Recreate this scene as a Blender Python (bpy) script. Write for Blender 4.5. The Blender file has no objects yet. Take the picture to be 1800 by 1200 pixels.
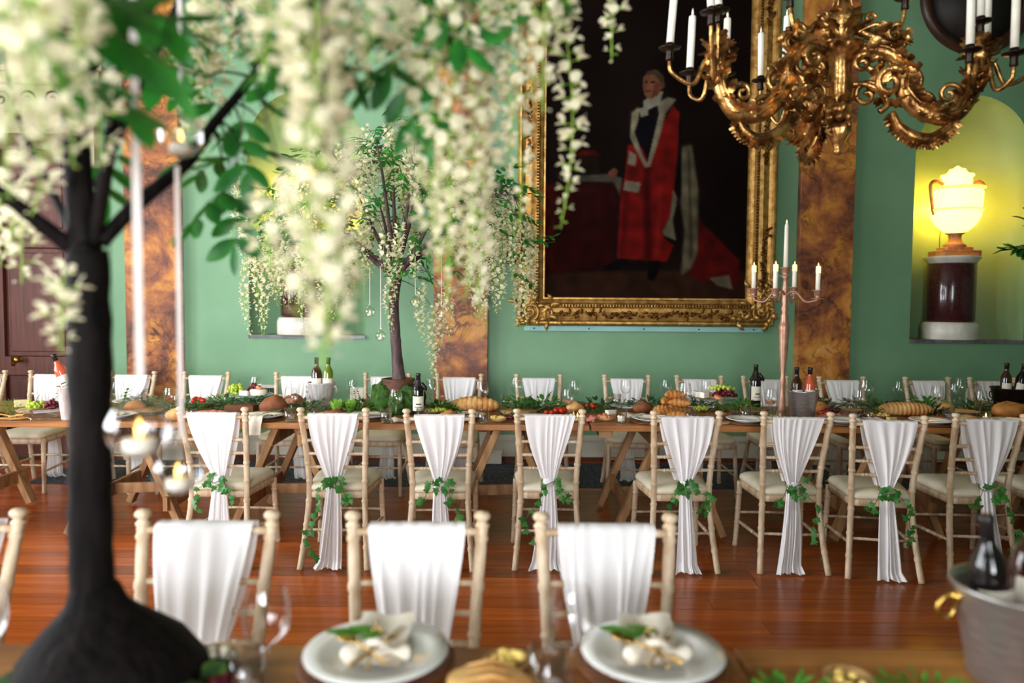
import bpy, math, random
from mathutils import Vector, Matrix, noise as mnoise
PI = math.pi
sc = bpy.context.scene
col = sc.collection

# ---------------------------------------------------------------- camera
FPX, CAMH, ROLL = 1300.0, 1.53, 0.0075
PITCH = math.atan(68 / FPX)
cam_data = bpy.data.cameras.new('camera')
cam_data.sensor_width = 36.0
cam_data.lens = 36.0 * FPX / 1800.0
cam_data.clip_start = 0.02
cam_data.dof.use_dof = True
cam_data.dof.focus_distance = 4.7
cam_data.dof.aperture_fstop = 1.4
cam = bpy.data.objects.new('camera', cam_data)
col.objects.link(cam)
cam.matrix_world = Matrix.Translation((0, 0, CAMH)) @ Matrix.Rotation(PI / 2 - PITCH, 4, 'X') @ Matrix.Rotation(ROLL, 4, 'Z')
sc.camera = cam
CAMR = cam.matrix_world.to_3x3()
# ---------------------------------------------------------------- world, daylight, exposure
world = bpy.data.worlds.new('world'); sc.world = world
world.use_nodes = True
world.node_tree.nodes['Background'].inputs[0].default_value = (0.75, 0.85, 1.0, 1)
world.node_tree.nodes['Background'].inputs[1].default_value = 0.6
RX0, RX1, RY0, RY1, RZ1 = -6.6, 7.2, -3.4, 7.14, 5.2       # the room
def window_light(name, loc, rot, sx, sz, power, colr, spread=PI):
    l = bpy.data.lights.new(name, 'AREA'); l.shape = 'RECTANGLE'; l.size = sx; l.size_y = sz
    l.energy = power; l.color = colr; l.spread = spread
    o = bpy.data.objects.new(name, l); col.objects.link(o); o.location = loc; o.rotation_euler = rot
    return o
LEFT_WIN = [(-1.6, -0.1), (1.0, 2.5), (3.4, 4.9)]                          # window openings in the left wall (y range)
REAR_WIN = [(-3.6, -2.1), (-1.1, 0.4)]          # window openings in the wall behind the camera (x range)
WZ0, WZ1 = 0.7, 4.2
DAY = (0.94, 0.97, 1.0)
for i, (a, b) in enumerate(LEFT_WIN):
    window_light('daylight_left', (RX0 - 0.45, (a + b) / 2, (WZ0 + WZ1) / 2), (0, -PI / 2, 0), WZ1 - WZ0, b - a, (135, 215, 165)[i], DAY)
for i, (a, b) in enumerate(REAR_WIN):
    window_light('daylight_rear', ((a + b) / 2, RY0 - 0.45, (WZ0 + WZ1) / 2), (PI / 2, 0, 0), b - a, WZ1 - WZ0, (58, 48)[i], DAY, math.radians(66))
vs = sc.view_settings
sc.display_settings.display_device = 'sRGB'
vs.view_transform = 'Standard'; vs.look = 'None'; vs.gamma = 1.0; vs.use_curve_mapping = False
vs.exposure = 0.96

# ---------------------------------------------------------------- pixel helpers (photo taken as 1800 x 1200)
def ray(x, y):
    return CAMR @ Vector(((x - 900) / FPX, (600 - y) / FPX, -1.0))
def P(x, y, Y):
    d = ray(x, y); t = Y / d.y
    return Vector((d.x * t, Y, CAMH + d.z * t))
def G(x, y, Z=0.0):
    d = ray(x, y); t = (Z - CAMH) / d.z
    return Vector((d.x * t, d.y * t, Z))
def PX(x, Y, y=700):
    return P(x, y, Y).x

# ---------------------------------------------------------------- mesh builder
class MB:
    def __init__(s): s.v = []; s.f = []; s.m = []
    def add(s, v, f, mi=0):
        o = len(s.v); s.v.extend([tuple(p) for p in v]); s.f.extend([tuple(i + o for i in q) for q in f]); s.m.extend([mi] * len(f)); return s
    def box(s, c, d, M=None, mi=0):
        cx, cy, cz = c; x, y, z = d[0] / 2, d[1] / 2, d[2] / 2
        v = [Vector((cx + sx * x, cy + sy * y, cz + sz * z)) for sz in (-1, 1) for sy in (-1, 1) for sx in (-1, 1)]
        if M is not None: v = [M @ p for p in v]
        return s.add(v, [(0, 2, 3, 1), (4, 5, 7, 6), (0, 1, 5, 4), (2, 6, 7, 3), (0, 4, 6, 2), (1, 3, 7, 5)], mi)
    def beam(s, a, b, w, h, up=(0, 0, 1), mi=0):
        a, b = Vector(a), Vector(b); d = (b - a); L = d.length; d.normalize()
        up = Vector(up); r = d.cross(up)
        if r.length < 1e-4: r = d.cross(Vector((0, 1, 0)))
        r.normalize(); u = r.cross(d)
        M = Matrix((r, d, u)).transposed().to_4x4(); M.translation = (a + b) / 2
        return s.box((0, 0, 0), (w, L, h), M, mi)
    def tube(s, pts, rad, n=8, cap=True, mi=0, flat=1.0):
        pts = [Vector(p) for p in pts]
        if not hasattr(rad, '__len__'): rad = [rad] * len(pts)
        v = []; f = []; N = len(pts); ref = None
        for i, p in enumerate(pts):
            t = (pts[min(i + 1, N - 1)] - pts[max(i - 1, 0)])
            if t.length < 1e-9: t = Vector((0, 0, 1))
            t.normalize()
            if ref is None:
                ref = t.cross(Vector((0, 1, 0)))
                if ref.length < 0.2: ref = t.cross(Vector((1, 0, 0)))
            ref = (ref - t * ref.dot(t)); ref.normalize(); b = t.cross(ref)
            for k in range(n):
                a = 2 * PI * k / n
                v.append(p + (ref * math.cos(a) + b * math.sin(a) * flat) * rad[i])
        for i in range(N - 1):
            for k in range(n):
                k2 = (k + 1) % n
                f.append((i * n + k, i * n + k2, (i + 1) * n + k2, (i + 1) * n + k))
        if cap: f.append(tuple(range(n - 1, -1, -1))); f.append(tuple((N - 1) * n + k for k in range(n)))
        return s.add(v, f, mi)
    def lathe(s, prof, n=16, M=None, mi=0, cap=True, wob=None):
        v = []; f = []
        for j, (r, z) in enumerate(prof):
            for k in range(n):
                a = 2 * PI * k / n
                rr = r * (1 + (wob(a, z) if wob else 0))
                p = Vector((rr * math.cos(a), rr * math.sin(a), z)); v.append(M @ p if M is not None else p)
        for j in range(len(prof) - 1):
            for k in range(n):
                k2 = (k + 1) % n; f.append((j * n + k, j * n + k2, (j + 1) * n + k2, (j + 1) * n + k))
        if cap:
            if prof[0][0] > 1e-6: f.append(tuple(range(n - 1, -1, -1)))
            if prof[-1][0] > 1e-6: f.append(tuple((len(prof) - 1) * n + k for k in range(n)))
        return s.add(v, f, mi)
    def ball(s, c, r, nu=10, nv=6, mi=0, amp=0, fr=10, M=None, seed=0):
        c = Vector(c)
        if not hasattr(r, '__len__'): r = (r, r, r)
        v = []; f = []
        for j in range(nv + 1):
            th = PI * j / nv
            for k in range(nu):
                a = 2 * PI * k / nu
                d = Vector((math.sin(th) * math.cos(a), math.sin(th) * math.sin(a), -math.cos(th)))
                q = Vector((d.x * r[0], d.y * r[1], d.z * r[2]))
                if amp: q *= 1 + amp * mnoise.noise((c + q) * fr + Vector((seed, seed * 1.7, 0)))
                if M is not None: q = M @ q
                v.append(c + q)
        for j in range(nv):
            for k in range(nu):
                k2 = (k + 1) % nu; f.append((j * nu + k, j * nu + k2, (j + 1) * nu + k2, (j + 1) * nu + k))
        return s.add(v, f, mi)
    def grid(s, fn, nu, nv, mi=0, closed=False):
        v = [fn(i / nu, j / nv) for j in range(nv + 1) for i in range(nu + 1)]
        f = [(j * (nu + 1) + i, j * (nu + 1) + i + 1, (j + 1) * (nu + 1) + i + 1, (j + 1) * (nu + 1) + i) for j in range(nv) for i in range(nu)]
        return s.add(v, f, mi)
    def prism(s, poly, z0, z1, M=None, mi=0):
        n = len(poly); v = [Vector((x, y, z0)) for x, y in poly] + [Vector((x, y, z1)) for x, y in poly]
        if M is not None: v = [M @ p for p in v]
        return s.add(v, [tuple(range(n - 1, -1, -1)), tuple(range(n, 2 * n))] + [(i, (i + 1) % n, n + (i + 1) % n, n + i) for i in range(n)], mi)
    def mesh(s, name, mats, smooth=True):
        me = bpy.data.meshes.new(name); me.from_pydata(s.v, [], s.f)
        for m in (mats if isinstance(mats, (list, tuple)) else [mats]): me.materials.append(m)
        if smooth: me.polygons.foreach_set('use_smooth', [True] * len(me.polygons))
        if any(s.m): me.polygons.foreach_set('material_index', s.m)
        me.update(); return me
    def build(s, name, mats, parent=None, smooth=True, loc=None, rot=None, bevel=0, angle=True):
        o = inst(name, s.mesh(name, mats, smooth), parent, loc, rot)
        if bevel:
            b = o.modifiers.new('bevel', 'BEVEL'); b.width = bevel; b.segments = 2; b.limit_method = 'ANGLE'
        return o

def inst(name, me, parent=None, loc=None, rot=None, scale=None, M=None):
    o = bpy.data.objects.new(name, me); col.objects.link(o)
    if parent is not None: o.parent = parent
    if M is not None: o.matrix_local = M
    else:
        if loc is not None: o.location = loc
        if rot is not None: o.rotation_euler = rot
        if scale is not None: o.scale = scale if hasattr(scale, '__len__') else (scale,) * 3
    return o
def tag(o, label, cat, group=None):
    o['label'] = label; o['category'] = cat
    if group: o['group'] = group
    return o
def thing(name, label, cat, loc=(0, 0, 0), rz=0, group=None):
    o = bpy.data.objects.new(name, None); col.objects.link(o); o.empty_display_size = 0.05
    o.location = loc; o.rotation_euler = (0, 0, rz)
    return tag(o, label, cat, group)
def struct(o, label=None):
    o['kind'] = 'structure'
    if label: o['label'] = label
    return o
def sr(r, g, b):
    def c(x):
        x /= 255.0
        return x / 12.92 if x <= 0.04045 else ((x + 0.055) / 1.055) ** 2.4
    return (c(r), c(g), c(b), 1.0)
def smooth_path(pts, k=6):
    """Catmull-Rom through points (vectors of any length)."""
    out = []
    n = len(pts)
    for i in range(n - 1):
        p0, p1, p2, p3 = pts[max(i - 1, 0)], pts[i], pts[i + 1], pts[min(i + 2, n - 1)]
        for j in range(k):
            t = j / k
            out.append(tuple(0.5 * (2 * b + (c - a) * t + (2 * a - 5 * b + 4 * c - d) * t * t + (3 * b - a - 3 * c + d) * t ** 3) for a, b, c, d in zip(p0, p1, p2, p3)))
    out.append(tuple(pts[-1])); return out

# ---------------------------------------------------------------- materials
def nodes_of(m): return m.node_tree.nodes, m.node_tree.links
def mat(name, c, rough=0.5, metal=0.0, c2=None, nscale=8.0, detail=4.0, lo=0.35, hi=0.65, stretch=None, bump=0.0, bscale=None,
        spec=0.5, sheen=0.0, emit=None, estr=0.0, rand=0.0, sss=0.0, alpha=None, trans=0.0, ior=1.45, coat=0.0, distort=0.0):
    m = bpy.data.materials.new(name); m.use_nodes = True
    N, L = nodes_of(m); b = N['Principled BSDF']
    b.inputs['Base Color'].default_value = c; b.inputs['Roughness'].default_value = rough; b.inputs['Metallic'].default_value = metal
    b.inputs['Specular IOR Level'].default_value = spec; b.inputs['IOR'].default_value = ior
    b.inputs['Transmission Weight'].default_value = trans; b.inputs['Coat Weight'].default_value = coat
    if sheen: b.inputs['Sheen Weight'].default_value = sheen
    if sss:
        b.inputs['Subsurface Weight'].default_value = sss; b.inputs['Subsurface Radius'].default_value = (0.01, 0.008, 0.005)
    if emit: b.inputs['Emission Color'].default_value = emit; b.inputs['Emission Strength'].default_value = estr
    tc = mp = None
    if c2 or bump:
        tc = N.new('ShaderNodeTexCoord'); mp = N.new('ShaderNodeMapping'); L.new(tc.outputs['Object'], mp.inputs['Vector'])
        if stretch: mp.inputs['Scale'].default_value = stretch
    src = None
    if c2:
        nz = N.new('ShaderNodeTexNoise'); nz.inputs['Scale'].default_value = nscale; nz.inputs['Detail'].default_value = detail
        nz.inputs['Distortion'].default_value = distort
        L.new(mp.outputs[0], nz.inputs['Vector'])
        cr = N.new('ShaderNodeValToRGB'); e = cr.color_ramp.elements; e[0].position = lo; e[1].position = hi
        e[0].color = c; e[1].color = c2; L.new(nz.outputs['Fac'], cr.inputs['Fac']); src = cr.outputs['Color']
    if rand:
        oi = N.new('ShaderNodeObjectInfo'); mr = N.new('ShaderNodeMapRange'); mr.inputs['To Min'].default_value = 1 - rand; mr.inputs['To Max'].default_value = 1 + rand
        L.new(oi.outputs['Random'], mr.inputs['Value'])
        hs = N.new('ShaderNodeHueSaturation'); L.new(mr.outputs[0], hs.inputs['Value'])
        if src: L.new(src, hs.inputs['Color'])
        else: hs.inputs['Color'].default_value = c
        src = hs.outputs['Color']
    if src: L.new(src, b.inputs['Base Color'])
    if bump:
        nb = N.new('ShaderNodeTexNoise'); nb.inputs['Scale'].default_value = bscale or nscale; nb.inputs['Detail'].default_value = 3
        L.new(mp.outputs[0], nb.inputs['Vector'])
        bp = N.new('ShaderNodeBump'); bp.inputs['Strength'].default_value = bump; bp.inputs['Distance'].default_value = 0.01
        L.new(nb.outputs['Fac'], bp.inputs['Height']); L.new(bp.outputs[0], b.inputs['Normal'])
    return m
def glass_mat(name, tint=(1, 1, 1, 1), refl=0.85, base=0.075):
    m = bpy.data.materials.new(name); m.use_nodes = True; N, L = nodes_of(m); N.remove(N['Principled BSDF'])
    t = N.new('ShaderNodeBsdfTransparent'); t.inputs[0].default_value = tint
    g = N.new('ShaderNodeBsdfGlossy'); g.inputs['Roughness'].default_value = 0.03
    lf = N.new('ShaderNodeLayerWeight'); lf.inputs[0].default_value = 0.5
    lw = N.new('ShaderNodeMath'); lw.operation = 'POWER'; lw.inputs[1].default_value = 2.6; L.new(lf.outputs['Facing'], lw.inputs[0])
    mr = N.new('ShaderNodeMath'); mr.operation = 'MULTIPLY_ADD'; mr.inputs[1].default_value = refl; mr.inputs[2].default_value = base
    mr.use_clamp = True
    mx = N.new('ShaderNodeMixShader'); L.new(lw.outputs[0], mr.inputs[0]); L.new(mr.outputs[0], mx.inputs[0])
    L.new(t.outputs[0], mx.inputs[1]); L.new(g.outputs[0], mx.inputs[2]); L.new(mx.outputs[0], N['Material Output'].inputs[0])
    return m
def cloth_mat(name, c, tl=0.35, tr=0.12):
    m = bpy.data.materials.new(name); m.use_nodes = True; N, L = nodes_of(m); N.remove(N['Principled BSDF'])
    d = N.new('ShaderNodeBsdfDiffuse'); d.inputs[0].default_value = c
    t = N.new('ShaderNodeBsdfTranslucent'); t.inputs[0].default_value = c
    p = N.new('ShaderNodeBsdfTransparent')
    a = N.new('ShaderNodeMixShader'); a.inputs[0].default_value = tl; L.new(d.outputs[0], a.inputs[1]); L.new(t.outputs[0], a.inputs[2])
    b = N.new('ShaderNodeMixShader'); b.inputs[0].default_value = tr; L.new(a.outputs[0], b.inputs[1]); L.new(p.outputs[0], b.inputs[2])
    L.new(b.outputs[0], N['Material Output'].inputs[0]); return m
def leaf_mat(name, c, c2, tl=0.3, rough=0.4):
    m = mat(name, c, rough, c2=c2, nscale=14, rand=0.25); N, L = nodes_of(m); b = N['Principled BSDF']
    t = N.new('ShaderNodeBsdfTranslucent'); t.inputs[0].default_value = c2
    mx = N.new('ShaderNodeMixShader'); mx.inputs[0].default_value = tl
    L.new(b.outputs[0], mx.inputs[1]); L.new(t.outputs[0], mx.inputs[2]); L.new(mx.outputs[0], N['Material Output'].inputs[0]); return m
def marble_mat(name, tone=1.0):
    m = bpy.data.materials.new(name); m.use_nodes = True; N, L = nodes_of(m); b = N['Principled BSDF']; b.inputs['Roughness'].default_value = 0.42; b.inputs['Specular IOR Level'].default_value = 0.3
    tc = N.new('ShaderNodeTexCoord')
    def nz(scale, det, dist, off):
        mp = N.new('ShaderNodeMapping'); mp.inputs['Location'].default_value = off; L.new(tc.outputs['Object'], mp.inputs['Vector'])
        n = N.new('ShaderNodeTexNoise'); n.inputs['Scale'].default_value = scale; n.inputs['Detail'].default_value = det; n.inputs['Distortion'].default_value = dist
        n.inputs['Roughness'].default_value = 0.65; L.new(mp.outputs[0], n.inputs['Vector']); return n
    a = nz(2.6, 9, .5, (0, 0, 0)); r = N.new('ShaderNodeValToRGB'); e = r.color_ramp
    e.elements[0].position = 0.33; e.elements[0].color = sr(60, 36, 30); e.elements[1].position = 0.72; e.elements[1].color = sr(212, 156, 96)
    for p, c in ((0.43, sr(120, 70, 50)), (0.52, sr(166, 100, 56)), (0.6, sr(198, 132, 56))): q = e.elements.new(p); q.color = c
    L.new(a.outputs['Fac'], r.inputs['Fac'])
    v = nz(4.0, 10, 1.0, (3, 1, 7)); r2 = N.new('ShaderNodeValToRGB'); e2 = r2.color_ramp
    e2.elements[0].position = 0.44; e2.elements[0].color = (1, 1, 1, 1); e2.elements[1].position = 0.54; e2.elements[1].color = (1, 1, 1, 1); q = e2.elements.new(0.5); q.color = (0.12, 0.09, 0.08, 1)
    L.new(v.outputs['Fac'], r2.inputs['Fac'])
    big = nz(1.3, 4, 0.6, (9, 4, 2)); r3 = N.new('ShaderNodeValToRGB'); r3.color_ramp.elements[0].position = 0.4; r3.color_ramp.elements[0].color = (0, 0, 0, 1); r3.color_ramp.elements[1].position = 0.6
    L.new(big.outputs['Fac'], r3.inputs['Fac'])
    mx = N.new('ShaderNodeMix'); mx.data_type = 'RGBA'; mx.blend_type = 'MULTIPLY'
    L.new(r3.outputs['Color'], mx.inputs['Factor']); L.new(r.outputs['Color'], mx.inputs[6]); L.new(r2.outputs['Color'], mx.inputs[7])
    L.new(mx.outputs[2], b.inputs['Base Color']); return m
M = {}
M['wall'] = mat('green_wall_paint', sr(108, 148, 112), 0.55, c2=sr(116, 156, 120), nscale=2.2, bump=0.03, bscale=30)
M['plaster'] = mat('darkened_plaster', sr(150, 150, 134), 0.8, c2=sr(140, 138, 122), nscale=3)  # ceiling out of view, its colour darkened to cut bounced light
M['skirting'] = mat('cream_paint', sr(214, 206, 190), 0.45, c2=sr(204, 195, 178), nscale=5)
M['marble'] = marble_mat('brown_marble')
M['ledge'] = mat('grey_marble', sr(120, 122, 120), 0.3, c2=sr(80, 82, 82), nscale=14)
M['plank'] = mat('oak_floor', sr(184, 92, 30), 0.22, c2=sr(128, 58, 18), nscale=4, detail=5, lo=.2, hi=.8, stretch=(0.4, 5, 5), rand=0.3, bump=0.015, spec=0.32)
M['subfloor'] = mat('subfloor', sr(40, 22, 14), 0.8, c2=sr(30, 18, 12), nscale=4)
M['door'] = mat('mahogany', sr(104, 52, 40), 0.5, c2=sr(80, 38, 30), nscale=6, detail=6, stretch=(6, 6, 0.5))
M['limed'] = mat('limewashed_wood', sr(218, 196, 168), 0.5, c2=sr(182, 152, 118), nscale=9, detail=5, stretch=(4, 4, 0.7), bump=0.05)
M['cushion'] = mat('ivory_vinyl', sr(226, 216, 192), 0.42, c2=sr(214, 202, 176), nscale=6, bump=0.04, bscale=20)
M['chiffon'] = cloth_mat('white_chiffon', sr(252, 249, 250), 0.2, 0.07)
M['table'] = mat('trestle_wood', sr(178, 120, 66), 0.38, c2=sr(132, 80, 40), nscale=4, detail=7, stretch=(0.5, 7, 7), rand=0.12, bump=0.06)
M['tleg'] = mat('rough_pine', sr(176, 132, 88), 0.6, c2=sr(132, 92, 56), nscale=6, detail=6, stretch=(3, 3, 0.6), bump=0.08)
M['ivy'] = leaf_mat('ivy_leaf', sr(32, 92, 36), sr(70, 140, 52), 0.2)
M['leaf'] = leaf_mat('wisteria_leaf', sr(20, 82, 34), sr(52, 142, 44), 0.3)
M['petal'] = cloth_mat('wisteria_petal', sr(242, 235, 206), 0.4, 0.0)
M['calyx'] = mat('calyx_green', sr(150, 178, 70), 0.6, c2=sr(120, 160, 56), nscale=30)
M['bark'] = mat('dark_bark', sr(24, 18, 17), 0.75, spec=0.12, c2=sr(9, 7, 7), nscale=18, detail=6, stretch=(2, 2, 0.5), bump=0.6, bscale=22)
M['bark2'] = mat('brown_bark', sr(96, 74, 72), 0.7, c2=sr(52, 38, 36), nscale=18, detail=6, stretch=(2, 2, 0.5), bump=0.6, bscale=22)
M['gilt'] = mat('gilded_wood', sr(206, 162, 92), 0.42, 0.75, c2=sr(150, 106, 50), nscale=18, bump=0.25, bscale=60)
M['antique'] = mat('antique_gilding', sr(216, 166, 100), 0.32, 0.9, c2=sr(116, 78, 40), nscale=16, detail=5, lo=.38, hi=.6, bump=0.35, bscale=45)
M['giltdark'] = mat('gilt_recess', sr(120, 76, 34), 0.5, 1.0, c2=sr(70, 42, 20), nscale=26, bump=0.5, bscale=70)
M['glass'] = glass_mat('clear_glass')
M['pane'] = glass_mat('window_pane', refl=0.3, base=0.0)
M['wax'] = mat('candle_wax', sr(246, 240, 226), 0.5, c2=sr(238, 230, 212), nscale=10, sss=0.2)
M['iron'] = mat('dark_bronze', sr(58, 46, 38), 0.4, 0.8, c2=sr(38, 30, 26), nscale=20)
M['brass'] = mat('brass', sr(206, 168, 88), 0.25, 1.0, c2=sr(180, 140, 64), nscale=20)
M['copper'] = mat('rose_copper', sr(190, 146, 124), 0.42, 0.55, c2=sr(166, 122, 102), nscale=25)
M['steel'] = mat('brushed_steel', sr(200, 196, 194), 0.36, 0.8, c2=sr(172, 168, 168), nscale=20, stretch=(1, 1, 8), bump=0.05)
M['zinc'] = mat('whitewashed_zinc', sr(214, 208, 204), 0.5, 0.25, c2=sr(178, 170, 168), nscale=16, stretch=(3, 3, 0.5))
M['china'] = mat('white_china', sr(240, 238, 234), 0.18, c2=sr(234, 232, 228), nscale=8, coat=0.3)
M['linen'] = mat('ivory_linen', sr(240, 230, 214), 0.8, c2=sr(230, 218, 200), nscale=30, bump=0.08, bscale=120)

# ================================================================ the setting
# ---- floor: slab + planks running across the room
rnd = random.Random(4)
fl = MB(); fl.box(((RX0 + RX1) / 2, (RY0 + RY1) / 2, -0.09), (RX1 - RX0 + .4, RY1 - RY0 + .4, 0.12))
floor = struct(fl.build('floor', M['subfloor'], smooth=False), 'polished reddish brown wooden plank floor')
PW = 0.138; rows = int((RY1 - RY0) / PW) + 1
for r in range(rows):
    y = RY0 + PW * (r + 0.5); x = RX0
    cuts = [RX0] + sorted(RX0 + (k + rnd.uniform(0.25, 0.75)) * (RX1 - RX0) / 3 for k in range(3)) + [RX1]
    for a, b in zip(cuts[:-1], cuts[1:]):
        if b - a < 0.2: continue
        m = MB(); m.box((0, 0, -0.0155), (b - a - 0.003, PW - 0.004, 0.031))
        m.build('plank', M['plank'], floor, False, ((a + b) / 2, y, 0))
# ---- back wall with two arched niches
def niche_spec(xl, xr, yb):
    a = P(xl, yb, RY1); b = P(xr, yb, RY1)
    return (a.x + b.x) / 2, (b.x - a.x) / 2, (a.z + b.z) / 2
NL = niche_spec(434, 647, 594); NR = niche_spec(1599, 1797, 603)
NR_top = P(1720, 168, RY1).z
NICHES = [(NL[0], 0.56, NL[2]), (NR[0], 0.55, NL[2])]
SPR = NR_top - 0.55
wb = MB()
xs = [RX0 - .2] + sum([[c - r, c + r] for c, r, z in NICHES], []) + [RX1 + .2]
TH = 0.6; yc = RY1 + TH / 2
for a, b in ((xs[0], xs[1]), (xs[2], xs[3]), (xs[4], xs[5])):
    wb.box(((a + b) / 2, yc, RZ1 / 2), (b - a, TH, RZ1))
for c, r, z in NICHES:
    wb.box((c, yc, z / 2), (2 * r, TH, z))
    K = 24; top = RZ1
    v = []; f = []
    for k in range(K + 1):
        a = PI - PI * k / K
        x, zz = c + r * math.cos(a), SPR + r * math.sin(a)
        v += [(x, RY1, zz), (x, RY1, top)]
    f = [(2 * k, 2 * k + 2, 2 * k + 3, 2 * k + 1) for k in range(K)]
    wb.add(v, f)
    # hollow: half-cylinder plus quarter dome
    D = 0.46
    def cyl(u, w, c=c, r=r, z=z):
        a = PI - PI * u
        return (c + r * math.cos(a), RY1 + D * math.sin(a), z + (SPR - z) * w)
    wb.grid(cyl, 24, 1)
    def dome(u, w, c=c, r=r):
        a = PI - PI * u; e = PI / 2 * w
        return (c + r * math.cos(a) * math.cos(e), RY1 + D * math.sin(a) * math.cos(e), SPR + r * math.sin(e))
    wb.grid(dome, 24, 10)
wall_back = struct(wb.build('wall_back', M['wall'], smooth=False), 'green painted wall with two arched niches')
for p in wall_back.data.polygons:
    if len(p.vertices) == 4 and abs(p.normal.y) < 0.999 and p.area < 0.5 and p.center.y > RY1 + 0.001: p.use_smooth = True
# marble sills of the niches
for i, (c, r, z) in enumerate(NICHES):
    K = 20
    poly = [(c + (r + .0) * math.cos(PI - PI * k / K), RY1 + 0.46 * math.sin(PI - PI * k / K)) for k in range(K + 1)]
    poly = [(c - r - .005, RY1 - .025)] + [(c - r - .005, RY1)] + poly + [(c + r + .005, RY1), (c + r + .005, RY1 - .025)]
    m = MB(); m.prism(poly[::-1], z - 0.004, z + 0.03)
    o = m.build('trim_%d' % (i + 1), M['ledge'], smooth=False); struct(o, 'grey marble niche ledge')
# ---- pilasters
for i, (xl, xr) in enumerate(((222, 318), (762, 857), (1401, 1494))):
    a, b = P(xl, 620, RY1 - .09).x, P(xr, 620, RY1 - .09).x
    m = MB(); m.box(((a + b) / 2, RY1 - 0.045, 2.72), (b - a, 0.09, 4.96))
    o = m.build('trim_%d' % (i + 3), M['marble'], smooth=False, bevel=0.004); struct(o, 'brown veined marble pilaster on the green wall')
    m = MB(); m.box(((a + b) / 2, RY1 - 0.06, 0.12), (b - a + .06, 0.12, 0.24)); m.box(((a + b) / 2, RY1 - 0.055, 0.265), (b - a + .03, 0.11, 0.05))
    m.build('plinth', M['skirting'], o, False)
m = MB(); a = PX(2062, RY1 - .09); m.box((a, RY1 - 0.045, 2.6), (0.52, 0.09, 5.2)); struct(m.build('trim_6', M['marble'], smooth=False), 'brown veined marble pilaster')
# ---- skirting
def skirting(name, mats=None):
    return None
m = MB(); x0 = P(170, 800, RY1).x
for a, b in ((x0, RX1),):
    m.box(((a + b) / 2, RY1 - 0.012, 0.10), (b - a, 0.024, 0.20)); m.box(((a + b) / 2, RY1 - 0.02, 0.215), (b - a, 0.04, 0.03)); m.box(((a + b) / 2, RY1 - 0.014, 0.24), (b - a, 0.028, 0.02))
bb = struct(m.build('baseboard_back', M['skirting'], smooth=False), 'cream skirting board along the green wall')
m = MB(); m.box(((x0 + RX1) / 2, RY1 - 0.03, 0.02), (RX1 - x0, 0.06, 0.04)); m.build('dark_plinth', M['door'], bb, False)
# ---- other walls, ceiling
def wall_with_windows(name, axis, at, lo, hi, wins, label):
    m = MB(); T = 0.3; sgn = -1; c = at + sgn * T / 2
    def bx(a, b, z0, z1):
        if axis == 'x': m.box((c, (a + b) / 2, (z0 + z1) / 2), (T, b - a, z1 - z0))
        else: m.box(((a + b) / 2, c, (z0 + z1) / 2), (b - a, T, z1 - z0))
    p = lo
    for a, b in wins:
        bx(p, a, 0, RZ1); bx(a, b, 0, WZ0); bx(a, b, WZ1, RZ1); p = b
    bx(p, hi, 0, RZ1)
    return struct(m.build(name, M['wall'], smooth=False), label)
wall_with_windows('wall_left', 'x', RX0, RY0 - .3, RY1, LEFT_WIN, 'green wall with tall windows')
wall_with_windows('wall_rear', 'y', RY0, RX0, RX1, REAR_WIN, 'green wall with tall windows')
m = MB(); m.box((RX1 + .15, (RY0 + RY1) / 2, RZ1 / 2), (0.3, RY1 - RY0 + .6, RZ1)); struct(m.build('wall_right', M['wall'], smooth=False), 'plain green wall')
m = MB(); m.box(((RX0 + RX1) / 2, (RY0 + RY1) / 2, RZ1 + .1), (RX1 - RX0 + 1, RY1 - RY0 + 1.2, 0.2)); struct(m.build('ceiling', M['plaster'], smooth=False), 'plaster ceiling darkened to cut bounce light')
wn = 0
def window(axis, at, a, b):
    global wn; wn += 1
    fr = MB(); T = 0.07
    def bx(mb, u, z, du, dz, t=T):
        if axis == 'x': mb.box((at - .15, u, z), (t, du, dz))
        else: mb.box((u, at - .15, z), (du, t, dz))
    for u in (a + .035, b - .035): bx(fr, u, (WZ0 + WZ1) / 2, .07, WZ1 - WZ0)
    for z in (WZ0 + .04, WZ1 - .04, (WZ0 + WZ1) / 2): bx(fr, (a + b) / 2, z, b - a - .14, .08)
    w = struct(fr.build('window_%d' % wn, M['skirting'], smooth=False), 'tall white sash window')
    for u in (a + (b - a) / 3, a + 2 * (b - a) / 3):
        mb = MB(); bx(mb, u, (WZ0 + WZ1) / 2, .03, WZ1 - WZ0 - .1, .04); mb.build('glazing_bar', M['skirting'], w, False)
    mb = MB(); bx(mb, (a + b) / 2, (WZ0 + WZ1) / 2, b - a - .1, WZ1 - WZ0 - .1, .004); mb.build('pane', M['pane'], w, False)
for a, b in LEFT_WIN: window('x', RX0, a, b)
for a, b in REAR_WIN: window('y', RY0, a, b)
# ---- panelled double door at the far left
DX1 = P(150, 600, RY1).x; DX0 = DX1 - 1.75; DTOP = P(60, 238, RY1).z
fr = MB()
for x in (DX0 - .09, DX1 + .09): fr.box((x, RY1 - .05, DTOP / 2), (.18, .10, DTOP))
fr.box(((DX0 + DX1) / 2, RY1 - .05, DTOP + .10), (DX1 - DX0 + .36, .10, .20))
fr.box(((DX0 + DX1) / 2, RY1 - .04, DTOP + .32), (DX1 - DX0 + .30, .08, .26))
fr.box(((DX0 + DX1) / 2, RY1 - .09, DTOP + .50), (DX1 - DX0 + .56, .18, .10)); fr.box(((DX0 + DX1) / 2, RY1 - .11, DTOP + .57), (DX1 - DX0 + .66, .22, .05))
M['stone'] = mat('door_surround', sr(196, 186, 150), 0.5, c2=sr(176, 164, 128), nscale=5)
door = struct(fr.build('door_1', M['stone'], smooth=False, bevel=.006), 'tall dark red mahogany double door in a pale surround')
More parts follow.
